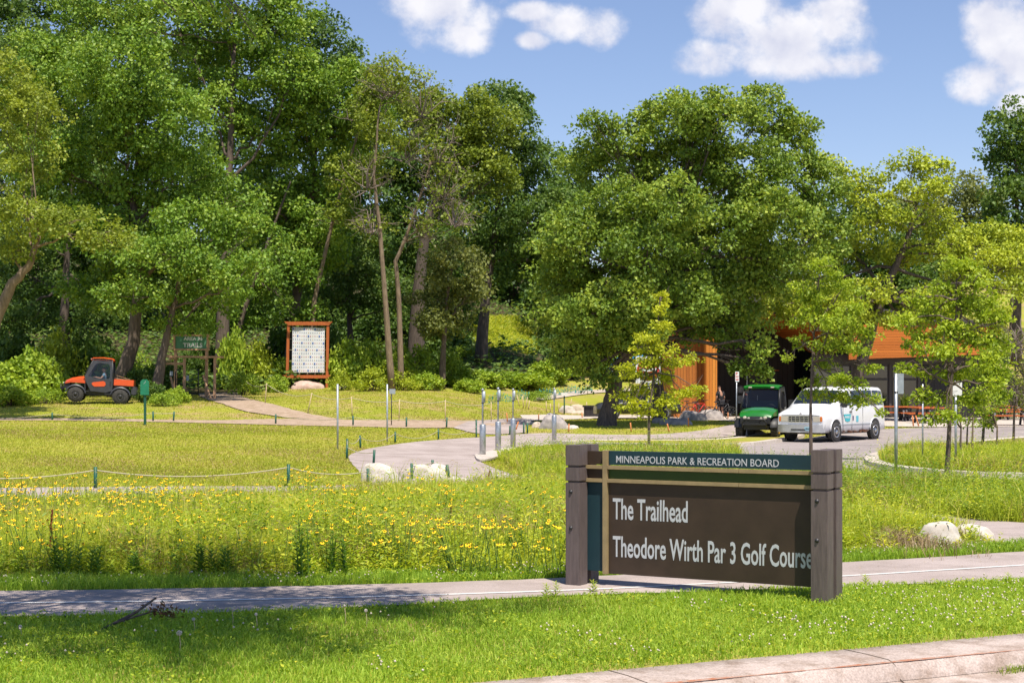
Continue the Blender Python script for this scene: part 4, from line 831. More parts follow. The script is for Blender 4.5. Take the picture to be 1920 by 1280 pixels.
def near(px):
    for lim, t in ((60,'at the far left edge of the wood'),(140,'in front of the nose of the red utility vehicle'),(215,'behind the red utility vehicle'),(290,'between the red utility vehicle and the leaning trunk'),(345,'at the foot of the trails board'),(420,'behind the steel gate'),(500,'right of the trail gate structure'),(560,'left of the banner frame'),(630,'behind the banner frame'),(720,'right of the banner frame'),(770,'under the pale bare trunks'),(850,'on the bank by the slim dark trunk'),(920,'below the sunny grass bank'),(1000,'on the slope above the turquoise netting'),(1080,'beside the far trail'),(1200,'in the shade behind the big oak'),(1850,'beside the right end of the building')):
        if px < lim: return t
    return 'at the right frame edge behind the picnic tables'
seen = {}
for i, (px, d, w, h, k) in enumerate(sh):
    lab = spec[k]+' '+near(px); seen[lab] = seen.get(lab, 0)+1
    if seen[lab] > 1: lab = ['', '', 'smaller ', 'rearmost ', 'second smaller '][seen[lab]]+lab
    shrub(px, d, w, h, k, lab)

# ------------------------------------------------------------------ lettering
def text_mesh(body, cap, width=None, bold=.0, depth=.004):
    c = bpy.data.curves.new('lettering', 'FONT'); c.body = body; c.size = 1; c.offset = bold; c.extrude = .5; c.resolution_u = 3
    o = bpy.data.objects.new('lettering', c); COL.objects.link(o)
    me = bpy.data.meshes.new_from_object(o.evaluated_get(bpy.context.evaluated_depsgraph_get())); bpy.data.objects.remove(o); bpy.data.curves.remove(c)
    n = len(me.vertices); a = np.empty(n*3, np.float32); me.vertices.foreach_get('co', a); a = a.reshape(-1,3)
    a[:,0] -= a[:,0].min(); a[:,1] *= cap/.72; a[:,0] *= (width/a[:,0].max()) if width else cap/.72; a[:,2] *= depth
    me.vertices.foreach_set('co', a.ravel()); me.materials.clear(); me.update(); return me
def letters(body, parent, origin, right, up, cap, width, m, bold=.0, name='lettering', depth=.004):
    me = text_mesh(body, cap, width, bold, depth); o = link(name, me, m, parent)
    r, u = Vector(right).normalized(), Vector(up).normalized(); n = r.cross(u)
    o.matrix_local = Matrix(((r.x,u.x,n.x,origin[0]),(r.y,u.y,n.y,origin[1]),(r.z,u.z,n.z,origin[2]),(0,0,0,1))); return o

# ------------------------------------------------------------------ the park sign
PHI = math.radians(30.7); L0 = Vector((.697, 17.0, 0)); WS = 2.745
sign = empty('park_sign', L0, -PHI, 'large brown and teal timber park sign on paired mauve-brown posts in the foreground grass', 'sign')
def spost(s, front, name='post'):                   # local frame: x along the panel, -y towards the road
    y0 = -.215 if front else .042; mb = MB(); y1 = y0+.18; w = .084
    lv = [(-.25,1.095,w),(1.095,1.115,w-.018),(1.115,1.255,w),(1.255,1.275,w-.018),(1.275,1.49,w)]
    for a, b, ww in lv: mb.box((s, (y0+y1)/2, (a+b)/2), (ww*2, .18-2*(w-ww), b-a))
    p = mb.build(name, M['post'], sign, bevel=.004)
    if front:
        for z in (1.0, .62):
            bb_ = MB(); bb_.lathe((s-.02, y0-.001, z), [(.021,.004),(.021,-.004),(.013,-.004),(.013,-.012),(.004,-.012)], 'Y', 12); bb_.build('bolt', M['steel_dark'], p)
    return p
for s in (.055, WS+.01): spost(s, True); spost(s, False)
def slab(name, s0, s1, z0, z1, y0, y1, m, bev=.002):
    mb = MB(); mb.box(((s0+s1)/2, (y0+y1)/2, (z0+z1)/2), (s1-s0, y1-y0, z1-z0)); return mb.build(name, m, sign, bevel=bev)
slab('name_board', .386, WS+.05, .145, 1.098, -.030, .030, M['brown'])
slab('side_board', -.05, .329, .165, 1.098, -.028, .028, M['teal'])
slab('green_board', .386, WS+.05, 1.140, 1.237, -.030, .030, M['dgreen'])
slab('header_board', .386, WS+.05, 1.285, 1.430, -.030, .030, M['teal'])
slab('corner_board', -.05, .329, 1.285, 1.425, -.028, .028, M['brown'])
slab('corner_board', -.05, .329, 1.140, 1.237, -.028, .028, M['brown'])
for z0 in (1.100, 1.239):
    slab('rail', -.07, .330, z0, z0+.038, -.065, -.0, M['tan']); slab('rail', .385, 1.86, z0, z0+.038, -.065, .0, M['tan']); slab('rail', 1.863, WS-.08, z0, z0+.038, -.065, .0, M['tan'])
slab('upright_rail', .331, .384, .14, 1.435, -.068, .02, M['tan'])
letters('MINNEAPOLIS PARK & RECREATION BOARD', sign, (.475,-.0305,1.308), (1,0,0), (0,0,1), .076, 1.80, M['letter'], .002)
letters('The Trailhead', sign, (.436,-.0305,.722), (1,0,0), (0,0,1), .222, .855, M['letter'], .014)
letters('Theodore Wirth Par 3 Golf Course', sign, (.436,-.0305,.330), (1,0,0), (0,0,1), .220, 2.19, M['letter'], .014)

# ------------------------------------------------------------------ poles, bollards, small signs
def pole(px, d, ytop, r, m, name, label, cat, group=None, yb=None, lean=(0,0), n=10):
    b = G(px, yb) if yb else ON(px, d); d = b.y; zt = CAMZ-(ytop-HY)/F*d; h = zt-b.z
    root = empty(name, b, 0, label, cat, group); mb = MB(); mb.tube([(0,0,-.2),(lean[0]*h,lean[1]*h,h)], [r,r], n)
    mb.build('pole', m, root); return root, h, d
pole(633, 0, 720, .03, M['galv_flat'], 'steel_pole', 'bare grey pole on the lawn, the left and taller of the pair', 'pole', 'bare steel poles on the lawn', yb=843)
pole(726, 0, 720, .03, M['galv_flat'], 'steel_pole', 'bare grey pole on the lawn between the black sign post and the left pole', 'pole', 'bare steel poles on the lawn', yb=828)
r_, h, d = pole(734, 0, 731, .022, M['steel_dark'], 'notice_post', 'thin black post carrying a small grey plate by the dirt path', 'sign', yb=798)
mb = MB(); mb.box((.04,-.035,h-.06), (.26,.012,.22)); mb.build('plate', M['galv_flat'], r_, .003)
for i, (px, yb, yt) in enumerate([(905,857,728),(934,849,726),(962,840,728),(1039,831,727)]):
    b = G(px, yb); s = F/b.y; hb = (62-(i*3.0))/s; h = (yb-yt)/s
    root = empty('light_bollard', b, 0, 'steel bollard with slim lamp tube on top, '+['leftmost of the row','second from the left in the row','third from the left in the row','apart at the row\'s right end'][i], 'bollard', 'light bollards beside the footpath')
    mb = MB(); mb.lathe((0,0,0), [(.092,-.1),(.092,hb-.02),(.075,hb),(.03,hb+.004)], n=16); mb.build('base', M['galv'], root)
    mb = MB(); mb.tube([(0,0,hb),(0,0,h-.03)], [.028,.028], 10); mb.lathe((0,0,h-.06), [(.045,0),(.045,.04),(.02,.06)], n=10); mb.build('tube', M['galv'], root)
    mb = MB(); mb.tube([(.035,-.02,h-.42),(.035,-.02,h-.08)], [.045,.045], 8); mb.build('lamp_head', M['galv_flat'], root)
    mb = MB(); mb.lathe((0,0,h-.44), [(.04,0),(.04,.03)], n=10); mb.build('clamp', M['steel_dark'], root)
# parking restriction sign
r_, h, d = pole(1381, 0, 697, .025, M['galv'], 'parking_sign', 'narrow white parking sign with red letters on a steel post by the green vehicle', 'sign', yb=820)
mb = MB(); mb.box((.02,-.032,h-.2), (.16,.01,.42)); f = mb.build('sign_plate', M['white'], r_, .003)
letters('P', f, (-.03,-.0385,h-.12), (1,0,0), (0,0,1), .10, .08, M['red_paint'], .02)
letters('NO', f, (-.04,-.0385,h-.24), (1,0,0), (0,0,1), .09, .12, M['red_paint'], .02); mb = MB(); mb.box((.02,-.0395,h-.32),(.12,.003,.045)); mb.build('arrow_bar', M['red_paint'], f)
# red circle sign behind the sapling
r_, h, d = pole(1216, 52, 668, .035, M['galv'], 'entry_sign', 'large white square sign with a red disc half hidden by the lime sapling', 'sign', yb=845)
mb = MB(); mb.box((-.02,-.045,h-.45), (.82,.012,.9)); f = mb.build('sign_plate', M['white'], r_, .004)
mb = MB(); mb.lathe((-.02,-.052,h-.45), [(.37,0),(.37,-.004)], 'Y', 28); mb.build('red_disc', M['red_paint'], f)
mb = MB(); mb.box((-.02,-.058,h-.45), (.58,.004,.12)); mb.build('white_bar', M['white'], f)
letters('DO NOT', f, (-.24,-.0565,h-.35), (1,0,0), (0,0,1), .11, .44, M['white'], .02); letters('ENTER', f, (-.22,-.0565,h-.66), (1,0,0), (0,0,1), .11, .40, M['white'], .02)
# right hand poles
r_, h, d = pole(1680, 33, 700, .035, M['galv'], 'sign_post', 'steel post with the grey back of a narrow sign, right of the timber sign', 'sign', yb=None)
mb = MB(); mb.box((.10,.045,h-.21), (.14,.012,.42)); mb.build('sign_plate', M['galv_flat'], r_, .003)
mb = MB(); mb.lathe((0,0,h-.40), [(.04,0),(.04,.03)], n=10); mb.build('clamp', M['steel_dark'], r_)
pole(1730, 40, 720, .022, M['galv'], 'steel_pole', 'thin steel pole in the meadow left of the tall sapling', 'pole', 'bare steel poles in the right meadow')
r_, h, d = pole(1792, 38, 716, .03, M['galv'], 'sign_post', 'steel post with a small white sign partly hidden by the tall sapling', 'sign')
mb = MB(); mb.box((.0,-.035,h-.15), (.28,.012,.36)); mb.build('sign_plate', M['white'], r_, .003)
# green course marker on the lawn
b = G(272, 797); h = (797-711)*b.y/F; root = empty('marker_post', b, 0, 'green marker board on a green timber post on the left lawn', 'sign')
mb = MB(); mb.box((0,0,h*.42), (.10,.08,h*.95)); mb.build('post', M['pgreen'], root, .004)
w_ = .36; mb = MB(); mb.prism([(-w_/2,h*.66),(w_/2,h*.66),(w_/2,h*.95),(w_/4,h),(-w_/4,h),(-w_/2,h*.95)], -.085, -.045); f = mb.build('board', M['sgreen'], root, .004)
mb = MB(); mb.bar((-.03,-.09,h*.90), (.05,-.09,h*.96), .02, .01); mb.build('pale_mark', M['white'], f)
# red and white sign by the trail
r_, h, d = pole(430, 85, 672, .025, M['steel_dark'], 'warning_sign', 'small red and white shield sign on a dark post right of the trail gate', 'sign', yb=708)
mb = MB(); mb.prism([(-.13,h-.3),(.13,h-.3),(.16,h-.12),(-.16,h-.12)], -.03, -.045); mb.build('white_face', M['white'], r_)
mb = MB(); mb.prism([(-.16,h-.12),(.16,h-.12),(.17,h-.02),(0,h+.01),(-.17,h-.02)], -.03, -.048); mb.build('red_face', M['red_paint'], r_)

# ------------------------------------------------------------------ rope fences
def ropefence(label, posts, r, m, hh, ropem, ends=(True, True), sag=.12, group='rope fences round the lawn', sq=True, rr=.011, ext=None):
    """posts: (px, py_base, py_top)"""
    P3 = [G(p[0], p[1]) for p in posts]; o = P3[0]; root = empty('rope_fence', o, 0, label, 'fence', group); tops = []
    for p, b in zip(posts, P3):
        h = max(.3, (p[1]-p[2])*b.y/F); ln = p[3]*b.y/F if len(p) > 3 else 0; a = b-o; tp = a+Vector((ln, 0, h)); tops.append(tp+Vector((0,0,-.06)))
        mb = MB(); mb.tube([a-Vector((0,0,.1)), tp], [r, r], 6 if sq else 8); mb.build('post', m, root)
    for a, b in zip(tops[:-1], tops[1:]):
        L = (b-a).length; mb = MB(); mb.tube([a.lerp(b, t)-Vector((0,0,4*t*(1-t)*min(.30, sag*L/3))) for t in np.linspace(0,1,13)], [rr]*13, 5); mb.build('rope', ropem, root)
    return root
GP, RP_ = M['pgreen'], M['rope']
ropefence('green post rope fence at the left end of the dirt path, nearest the red vehicle', [(-120,788,772),(98,788,773),(287,790,771),(325,790,771,1.5)], .04, GP, .4, RP_)
ropefence('green post rope fence along the middle of the dirt path, below the banner frame', [(517,795,776),(662,798,779),(762,801,782),(837,802,782,1),(893,806,786)], .04, GP, .4, RP_)
ropefence('green post rope fence round the curved lawn tip beside the footpath', [(700,870,843,2),(650,861,834,1),(651,850,822),(676,840,816,-1),(741,831,809),(822,825,804),(893,821,797)], .035, GP, .4, RP_)
ropefence('green post rope fence along the cross path behind the yellow flowers', [(-160,922,880),(179,917,875),(541,913,870),(690,908,878)], .035, GP, .4, RP_)
ropefence('short green posts standing between the pale boulders', [(772,900,868),(811,890,862),(844,897,871,-6)], .035, GP, .4, RP_, sag=.02)
ropefence('thin pine stake rope fence below the banner frame and grassy bank', [(428,700,676),(449,737,704,4),(497,757,718,3),(576,775,736,9),(661,785,743,-2),(748,790,748,1),(835,791,749),(921,792,753,0)], .022, M['stake'], .5, RP_, sag=.16, rr=.014)
for i, (px, yb, yt, ln, m) in enumerate([(982,813,792,0,'pgreen'),(989,813,792,0,'pgreen'),(956,815,798,0,'pgreen')]):
    b = G(px, yb); h = (yb-yt)*b.y/F; mb = MB(); mb.tube([(0,0,-.1),(0,0,h)], [.035,.035], 7)
    o = mb.build('short_post', M[m]); o.location = b; tag(o, ['left one of two short dark posts by the third light bollard','right one of two short dark posts by the third light bollard','short dark post hidden against the third light bollard'][i], 'post', 'short dark posts')
OS = [(952,792,774,-2,'left of the third light bollard'),(966,806,790,6,'leaning against the stone edge'),(1010,788,776,0,'behind the grey boulder'),(1066,810,794,1,'right of the grey boulder'),(1092,784,773,-1,'beyond the leaning oak trunk, left side'),(1184,810,792,-2,'on the shaded lawn left of the lime sapling'),(1256,810,794,-5,'on the shaded lawn right of the lime sapling'),(1291,800,783,0,'beside the boulders left of the plaza'),(1365,786,773,0,'near the dark doorway')]
for px, yb, yt, ln, w in OS:
    b = G(px, yb); s = b.y/F; mb = MB(); mb.tube([(0,0,-.1),(ln*s,0,(yb-yt)*s)], [.032,.03], 5)
    o = mb.build('orange_stake', M['ostake']); o.location = b; tag(o, 'short orange stake '+w, 'stake', 'orange stakes round the oak lawn')
for i, (px, yb, yt, ln) in enumerate([(1025,773,752,-1),(1032,773,756,0),(1047,773,755,1),(1068,765,747,4),(1100,772,753,0),(975,762,740,-6),(982,766,742,-2),(985,766,744,4),(990,768,750,3)]):
    b = G(px, yb); s = b.y/F; mb = MB(); mb.tube([(0,0,-.1),(ln*s,0,(yb-yt)*s)], [.028,.026], 5)
    o = mb.build('pine_stake', M['stake']); o.location = b
    tag(o, ['pale stake leftmost behind the grey boulder','pale stake with short top second behind the grey boulder','pale stake leaning right just right of the last light bollard','pale stake leaning right beside the tan boulders','pale stake by the dark low wall','pale stake leaning left behind the light bollards','pale stake between the leaning ones','pale stake leaning right behind the third light bollard','shortest pale stake behind the third light bollard'][i], 'stake', 'pale stakes on the far lawn')
b = G(1058, 776); root = empty('green_sign_post', b, 0, 'green post topped with a small white box behind the grey boulder', 'sign'); s = b.y/F
mb = MB(); mb.tube([(0,0,-.1),(0,0,36*s)], [.04,.04], 7); mb.build('pole', GP, root); mb = MB(); mb.prism([(-.14,34*s),(.14,34*s),(.2,40*s),(-.2,40*s)], -.1, .1); mb.build('white_box', M['white'], root)
# turquoise netting on the slope
nb = MB(); rows = [[], []]
for i, px in enumerate(np.linspace(915, 1110, 30)):
    g = G(px, 757-(px-915)*.115+1.5*math.sin(i*1.3)); rows[0].append(g+Vector((0,0,.02))); rows[1].append(g+Vector((.1,.0,.45+.08*math.sin(i*.9))))
nb.grid(rows); 
for a, b in zip(*rows): nb.tube([a, b+Vector((0,0,.1))], [.02,.02], 4)
nw = M['netting'].copy(); M['netting_open'] = nw; t = nw.node_tree; pb = t.nodes['Principled BSDF']
c_ = t.nodes.new('ShaderNodeTexCoord'); ck = t.nodes.new('ShaderNodeTexNoise'); ck.inputs['Scale'].default_value = 14; t.links.new(c_.outputs['Object'], ck.inputs[0])
g_ = t.nodes.new('ShaderNodeMath'); g_.operation = 'GREATER_THAN'; g_.inputs[1].default_value = .52; t.links.new(ck.outputs[0], g_.inputs[0]); t.links.new(g_.outputs[0], pb.inputs['Alpha'])
tag(nb.build('barrier_netting', nw), 'low turquoise barrier netting on the slope behind the light bollards', 'netting')

# ------------------------------------------------------------------ boulders
def boulder(px, yb, wpx, hpx, m, label, group=None, seed=0, dep=.7, flat=0, d=None):
    b = G(px, yb) if d is None else ON(px, d); s = b.y/F; r = random.Random(seed)
    bm = bmesh.new(); bmesh.ops.create_icosphere(bm, subdivisions=4, radius=1)
    ks = [(Vector((r.uniform(-1,1),r.uniform(-1,1),r.uniform(-.2,.7))).normalized(), r.uniform(.74,.95)) for _ in range(9)]+[(Vector((r.uniform(-.3,.3),r.uniform(-.4,0),1)).normalized(), r.uniform(.62,.8))]
    for v in bm.verts:
        p = v.co.copy()
        for n_, dd in ks:
            e = p.dot(n_)-dd
            if e > 0: p -= n_*e*.75
        p *= 1+.035*math.sin(p.x*7+seed)*math.sin(p.y*6+p.z*8)+.015*math.sin(p.x*19+p.z*23+seed)
        v.co = Vector((p.x*wpx*s/2*1.28, p.y*wpx*s/2*dep, p.z*hpx*s*1.15))
    me = bpy.data.meshes.new('boulder'); bm.to_mesh(me); bm.free(); me.polygons.foreach_set('use_smooth', [True]*len(me.polygons))
    o = link('boulder', me, M[m]); o.location = b+Vector((0, wpx*s*.2, 0)); o.rotation_euler.z = r.uniform(-.3,.3); tag(o, label, 'boulder', group); return o
BW = 'pale boulders where the paths meet'
boulder(706,904,66,36,'rock_white','pale rounded boulder, leftmost where the paths meet',BW,1)
boulder(796,899,68,28,'rock_white','long pale boulder behind the short green posts',BW,2)
boulder(822,896,44,26,'rock_white','humped pale boulder right of the long one among the green posts',BW,3)
boulder(863,916,66,20,'rock_white','low flat white boulder in front of the junction',BW,4)
boulder(938,907,40,20,'rock_white','small pale boulder half hidden by leaves at the right of the junction',BW,5)
boulder(1762,1026,78,48,'rock_white','yellowish pale boulder sloping right, beside the brown weeds','pale boulders at the right path',6)
boulder(1824,1016,72,34,'rock_white','white boulder at the edge of the right-hand path','pale boulders at the right path',7)
boulder(577,729,54,16,'rock_pink','pink granite boulder under the banner frame',None,8)
boulder(1037,804,46,28,'rock_grey','large grey boulder on the lawn by the rightmost light bollard',None,9)
boulder(1008,802,18,11,'rock_tan','small tan stone left of the grey boulder',None,10)
boulder(988,797,26,10,'rock_grey','low grey stone beside the leaning orange stake',None,11)
boulder(1072,804,22,8,'rock_white','small pale stone right of the grey boulder',None,12)
boulder(1063,774,26,14,'rock_white','pale rounded boulder by the green sign post',None,13)
boulder(1083,772,26,16,'rock_tan','pointed tan boulder next to the pale rounded one',None,14)
boulder(1090,776,34,7,'rock_tan','flat tan slab in front of the pointed boulder',None,15)
boulder(1266,797,54,14,'rock_grey','low grey boulder right of the lime sapling',None,16)
boulder(1300,789,44,22,'rock_grey','grey boulder beneath the orange corner column',None,17)
boulder(1333,787,40,20,'rock_grey','speckled grey boulder in front of the bicycles',None,18)
boulder(1239,794,28,12,'rock_grey','grey boulder at the foot of the second oak trunk',None,19)
boulder(1409,817,46,14,'rock_grey','flat pinkish-grey rock in front of the green vehicle',None,20)
boulder(640,728,22,5,'rock_grey','flat grey stone right of the banner frame',None,21)
# ------------------------------------------------------------------ banner frame
b = G(577, 727); s = b.y/F; root = empty('banner_frame', b, 0, 'tall orange timber frame holding a white patterned banner at the wood edge', 'display frame')
def Lp(px, py, dy=0): return ((px-577)*s, dy, (727-py)*s)
for x0, xb in ((541,538),(615,613)):
    mb = MB(); mb.bar(Lp(xb,733), Lp(x0,606), .16); mb.build('post', M['cedar'], root, .006)
mb = MB(); z1, z2 = (727-603)*s, (727-610)*s; mb.prism([(Lp(533,0)[0],z1),(Lp(624,0)[0],z1+.0),(Lp(617,0)[0],z2),(Lp(541,0)[0],z2)], -.12, .12); mb.build('top_beam', M['cedar'], root, .006)
z1, z2 = (727-703)*s, (727-709)*s; mb = MB(); mb.prism([(Lp(530,0)[0],z1),(Lp(622,0)[0],z1),(Lp(614,0)[0],z2),(Lp(541,0)[0],z2)], -.12, .12); mb.build('bottom_beam', M['cedar'], root, .006)
mb = MB(); rows = []
for i in range(9):
    t = i/8; y_ = 613+t*(698-613); rows.append([Lp(547.5+(608-547.5)*u+(1-t)*.9, y_+u*2*(1-t), .03*math.sin(u*9+t*5)) for u in np.linspace(0,1,13)])
mb.grid(rows); bn = mb.build('banner', M['banner'], root)
cols_ = [('pattern_blue',mat('faded blue print',(.05,.13,.40),.7)),('pattern_red',mat('faded red print',(.40,.06,.12),.7)),('pattern_tan',mat('faded tan print',(.50,.38,.14),.7)),('pattern_grey',mat('faded grey print',(.14,.22,.34),.7))]
pm = [MB() for _ in cols_]
for r in range(13):
    for c in range(15):
        t = (r+.5)/13; u = (c+.5)/15; k = (c*2+r*3) % 10; ci = 0 if k in (0,) else 1 if k in (2,6) else 2 if k in (4,8,7) else 3
        cx, _, cz = Lp(547.5+(608-547.5)*u+(1-t)*.9, 613+t*85+u*2*(1-t)); y_ = .03*math.sin(u*9+t*5)-.012; q = .06 if ci == 0 else .042
        if k == 0: pm[0].box((cx, y_, cz), (q*1.5,.004,q*1.9)); 
        else: pm[ci].box((cx, y_, cz), (q,.004,q*1.6))
for (nm, m_), q in zip(cols_, pm): q.build(nm, m_, bn)
mb = MB()
for i in range(5):
    u = i/4; x_ = 549+u*58; mb.tube([Lp(x_,608), Lp(x_+.5,614)], [.014]*2, 4); mb.tube([Lp(x_-1,697), Lp(x_-2.5,705)], [.014]*2, 4)
for i in range(5):
    y_ = 615+i*20.5; mb.tube([Lp(608,y_,.0), Lp(614,y_,.0)], [.014]*2, 4); mb.tube([Lp(548,y_,.0), Lp(542,y_,.0)], [.014]*2, 4)
mb.build('lacing', M['rope'], root)
# ------------------------------------------------------------------ trail gate with board
b = G(362, 748); s = b.y/F; root = empty('trail_gateway', b, 0, 'rough timber trail gateway with a green board on top at the wood edge', 'gateway'); C2, DP = M['cedar2'], 1.3
def Lq(px, py, dy=0): return ((px-362)*s, dy, (748-py)*s)
for (a, t_, y_) in ((319,0,DP),(378,0,DP),(345,0,0),(402,0,0)):
    mb = MB(); top = {319:625,378:625,345:672,402:668}[a]; mb.bar(Lq(a,752+(8 if y_ else 2)*0,y_), Lq(a+1,top,y_), .15 if y_ else .13); mb.build('post', C2, root, .006)
mb = MB(); mb.bar(Lq(310,668,-.03), Lq(420,669.5,-.03), .12,.10); mb.build('front_beam', C2, root, .004)
mb = MB(); mb.bar(Lq(308,668,DP+.12), Lq(400,668,DP+.12), .12,.10); mb.build('rear_beam', C2, root, .004)
mb = MB(); mb.bar(Lq(311,681,-.02), Lq(345,682,-.02), .10,.13); mb.build('side_beam', C2, root, .004)
for x_ in (319,378): mb = MB(); mb.bar(Lq(x_,671,-.1), Lq(x_,671,DP+.2), .12,.10); mb.build('cross_beam', C2, root, .004)
for a, c in (((320,706,-.02),(332,744,-.4)),((381,704,-.02),(398,748,-.4))):
    mb = MB(); mb.bar(Lq(*a), Lq(*c), .09,.07); mb.build('brace', C2, root, .004)
mb = MB()                                           # board frame and green face
y_ = DP-.08; mb.bar(Lq(316,627,y_), Lq(385,627,y_), .10,.09); mb.bar(Lq(316,654,y_), Lq(385,654,y_), .10,.09); mb.bar(Lq(318,629.3,y_), Lq(318,651.7,y_), .10,.12); mb.bar(Lq(382,629.3,y_), Lq(382,651.7,y_), .14,.12); mb.build('board_frame', C2, root)
mb = MB(); ax, _, az = Lq(320,652.5); bx, _, bz = Lq(379,628.5); mb.box(((ax+bx)/2, y_, (az+bz)/2), (bx-ax,.03,bz-az)); f = mb.build('board', M['sgreen2'], root)
x0, _, z0 = Lq(335.5,636.5); letters('AREA 36', f, (x0,y_-.02,z0), (1,0,0), (0,0,1), 6.5*s, 36*s, M['white'], .02)
x0, _, z0 = Lq(334.5,649.5); letters('TRAILS', f, (x0,y_-.02,z0), (1,0,0), (0,0,1), 8*s, 37*s, M['white'], .02)
mb = MB(); ax, _, az = Lq(322,700); mb.box((ax, -.1, az), (.16,.01,.24)); mb.build('notice', M['galv_flat'], root)
b2 = ON(350, b.y+.7); g = empty('steel_gate', b2, 0, 'black tubular farm gate standing inside the timber gateway', 'gate'); mb = MB()
xa, xb_ = (329-350)*s, (372-350)*s
for z in np.linspace(.25, 1.55, 6): mb.tube([(xa,0,z),(xb_,0,z)], [.022]*2, 6)
mb.build('rails', M['steel_dark'], g); mb = MB(); mb.tube([(xa,0,.2),(xa,0,1.45),(xa+.1,0,1.55)], [.03]*3, 6); mb.tube([(xb_,0,.2),(xb_,0,1.55)], [.03]*2, 6); mb.build('uprights', M['steel_dark'], g)
mb = MB(); mb.box((.05,-.03,1.1), (.16,.01,.28)); mb.build('notice', M['galv_flat'], g)
bq = ON(303, b.y-.3); o = empty('leaning_notice', bq, 0, 'tall pale notice board leaning between the trunk and the gateway', 'sign'); mb = MB(); mb.box((0,0,1.7), (.30,.02,.9), Matrix.Rotation(.12,3,'Y')); mb.build('face', M['galv_flat'], o, .003); mb = MB(); mb.tube([(0,.03,0),(0,.03,1.5)], [.03]*2, 6); mb.build('leg', M['cedar2'], o)
# ------------------------------------------------------------------ people
def person(name, label, loc, rz, J, R, parts, scale=1):
    """J: joints {name: xyz}, chain edges grown by a skin modifier into one body"""
    root = empty(name, loc, rz, label, 'person'); root.scale = (scale,)*3
    names = list(J); ix = {k: i for i, k in enumerate(names)}
    for pn, edges, m, grow in parts:
        used = []; 
        for a, b_ in edges:
            for k_ in (a, b_):
                if k_ not in used: used.append(k_)
        me = bpy.data.meshes.new(pn); me.from_pydata([J[k_] for k_ in used], [(used.index(a), used.index(b_)) for a, b_ in edges], [])
        bm = bmesh.new(); bm.from_mesh(me); sl = bm.verts.layers.skin.verify(); bm.verts.ensure_lookup_table()
        for i, k_ in enumerate(used): rr = R[k_]; rr = rr if isinstance(rr, tuple) else (rr, rr); bm.verts[i][sl].radius = (rr[0]+grow, rr[1]+grow); bm.verts[i][sl].use_root = (i == 0)
        bm.to_mesh(me); bm.free(); o = bpy.data.objects.new(pn, me); COL.objects.link(o)
        o.modifiers.new('skin', 'SKIN').use_smooth_shade = True; sb = o.modifiers.new('sub', 'SUBSURF'); sb.levels = sb.render_levels = 2
        ev = bpy.data.meshes.new_from_object(o.evaluated_get(bpy.context.evaluated_depsgraph_get())); bpy.data.objects.remove(o)
        ev.polygons.foreach_set('use_smooth', [True]*len(ev.polygons)); ev.materials.clear(); link(pn, ev, m, root)
    return root
def fingers(J, R, E, w, side, dirv, tag_):
    for k in range(4):
        o_ = Vector((0,0,0)); sp = (k-1.5)*.018; a = Vector(J[w])+Vector(dirv)*.06+Vector((0, sp, 0)); L_ = (.062,.074,.070,.055)[k]
        b_ = a+Vector(dirv)*L_*.55+Vector((.004,0,-.004)); c = b_+Vector(dirv)*L_*.45+Vector((side*.014,0,0))
        for nm, p, r in (('a',a,.010),('b',b_,.009),('c',c,.007)): J[tag_+str(k)+nm] = tuple(p); R[tag_+str(k)+nm] = r
        E += [(w, tag_+str(k)+'a'), (tag_+str(k)+'a', tag_+str(k)+'b'), (tag_+str(k)+'b', tag_+str(k)+'c')]
    a = Vector(J[w])+Vector(dirv)*.02+Vector((0,.03,0)); b_ = a+Vector(dirv)*.035+Vector((0,.018,0)); J[tag_+'ta'] = tuple(a); J[tag_+'tb'] = tuple(b_); R[tag_+'ta'] = .011; R[tag_+'tb'] = .009; E += [(w, tag_+'ta'), (tag_+'ta', tag_+'tb')]
# person standing with back to us, head bent, by the doorway
J = dict(pel=(0,0,.95), wai=(0,-.02,1.08), che=(0,.0,1.30), nec=(0,.05,1.46), hd0=(0,.10,1.54), hd=(0,.13,1.63), hd2=(0,.135,1.71),
         hl=(-.10,0,.92), hr=(.10,0,.92), kl=(-.11,.01,.50), kr=(.12,.03,.50), al=(-.11,-.02,.09), ar=(.13,.0,.09), tl=(-.12,.13,.04), tr=(.15,.14,.04),
         sl=(-.18,.02,1.40), sr=(.18,.02,1.40), el=(-.24,-.01,1.12), er=(.24,.0,1.12), wl=(-.20,.14,.90), wr=(.21,.13,.92))
R = dict(pel=(.15,.11), wai=(.14,.10), che=(.17,.11), nec=.055, hd0=.06, hd=(.085,.095), hd2=.07, hl=.09, hr=.09, kl=.058, kr=.058, al=.042, ar=.042, tl=.035, tr=.035, sl=.06, sr=.06, el=.043, er=.043, wl=.03, wr=.03)
E = [('pel','wai'),('wai','che'),('che','nec'),('nec','hd0'),('hd0','hd'),('hd','hd2'),('pel','hl'),('pel','hr'),('hl','kl'),('hr','kr'),('kl','al'),('kr','ar'),('al','tl'),('ar','tr'),('che','sl'),('che','sr'),('sl','el'),('sr','er'),('el','wl'),('er','wr')]
fingers(J, R, E, 'wl', 1, (.05,.3,-.95), 'fl'); fingers(J, R, E, 'wr', -1, (-.05,.3,-.95), 'fr')
J['nek2'] = (0,.04,1.42); R['nek2'] = .05; J['slh'] = (-.235,0,1.20); J['srh'] = (.235,0,1.20); R['slh'] = R['srh'] = .05
J['knl'] = (-.11,.01,.60); J['knr'] = (.118,.025,.60); R['knl'] = R['knr'] = .075
J['hb'] = (0,.10,1.66); J['hb2'] = (0,.12,1.74); R['hb'] = .085; R['hb2'] = .06
J['shl'] = (-.11,-.01,.06); J['shr'] = (.13,.01,.06); J['shl2'] = (-.12,.15,.04); J['shr2'] = (.15,.16,.04)
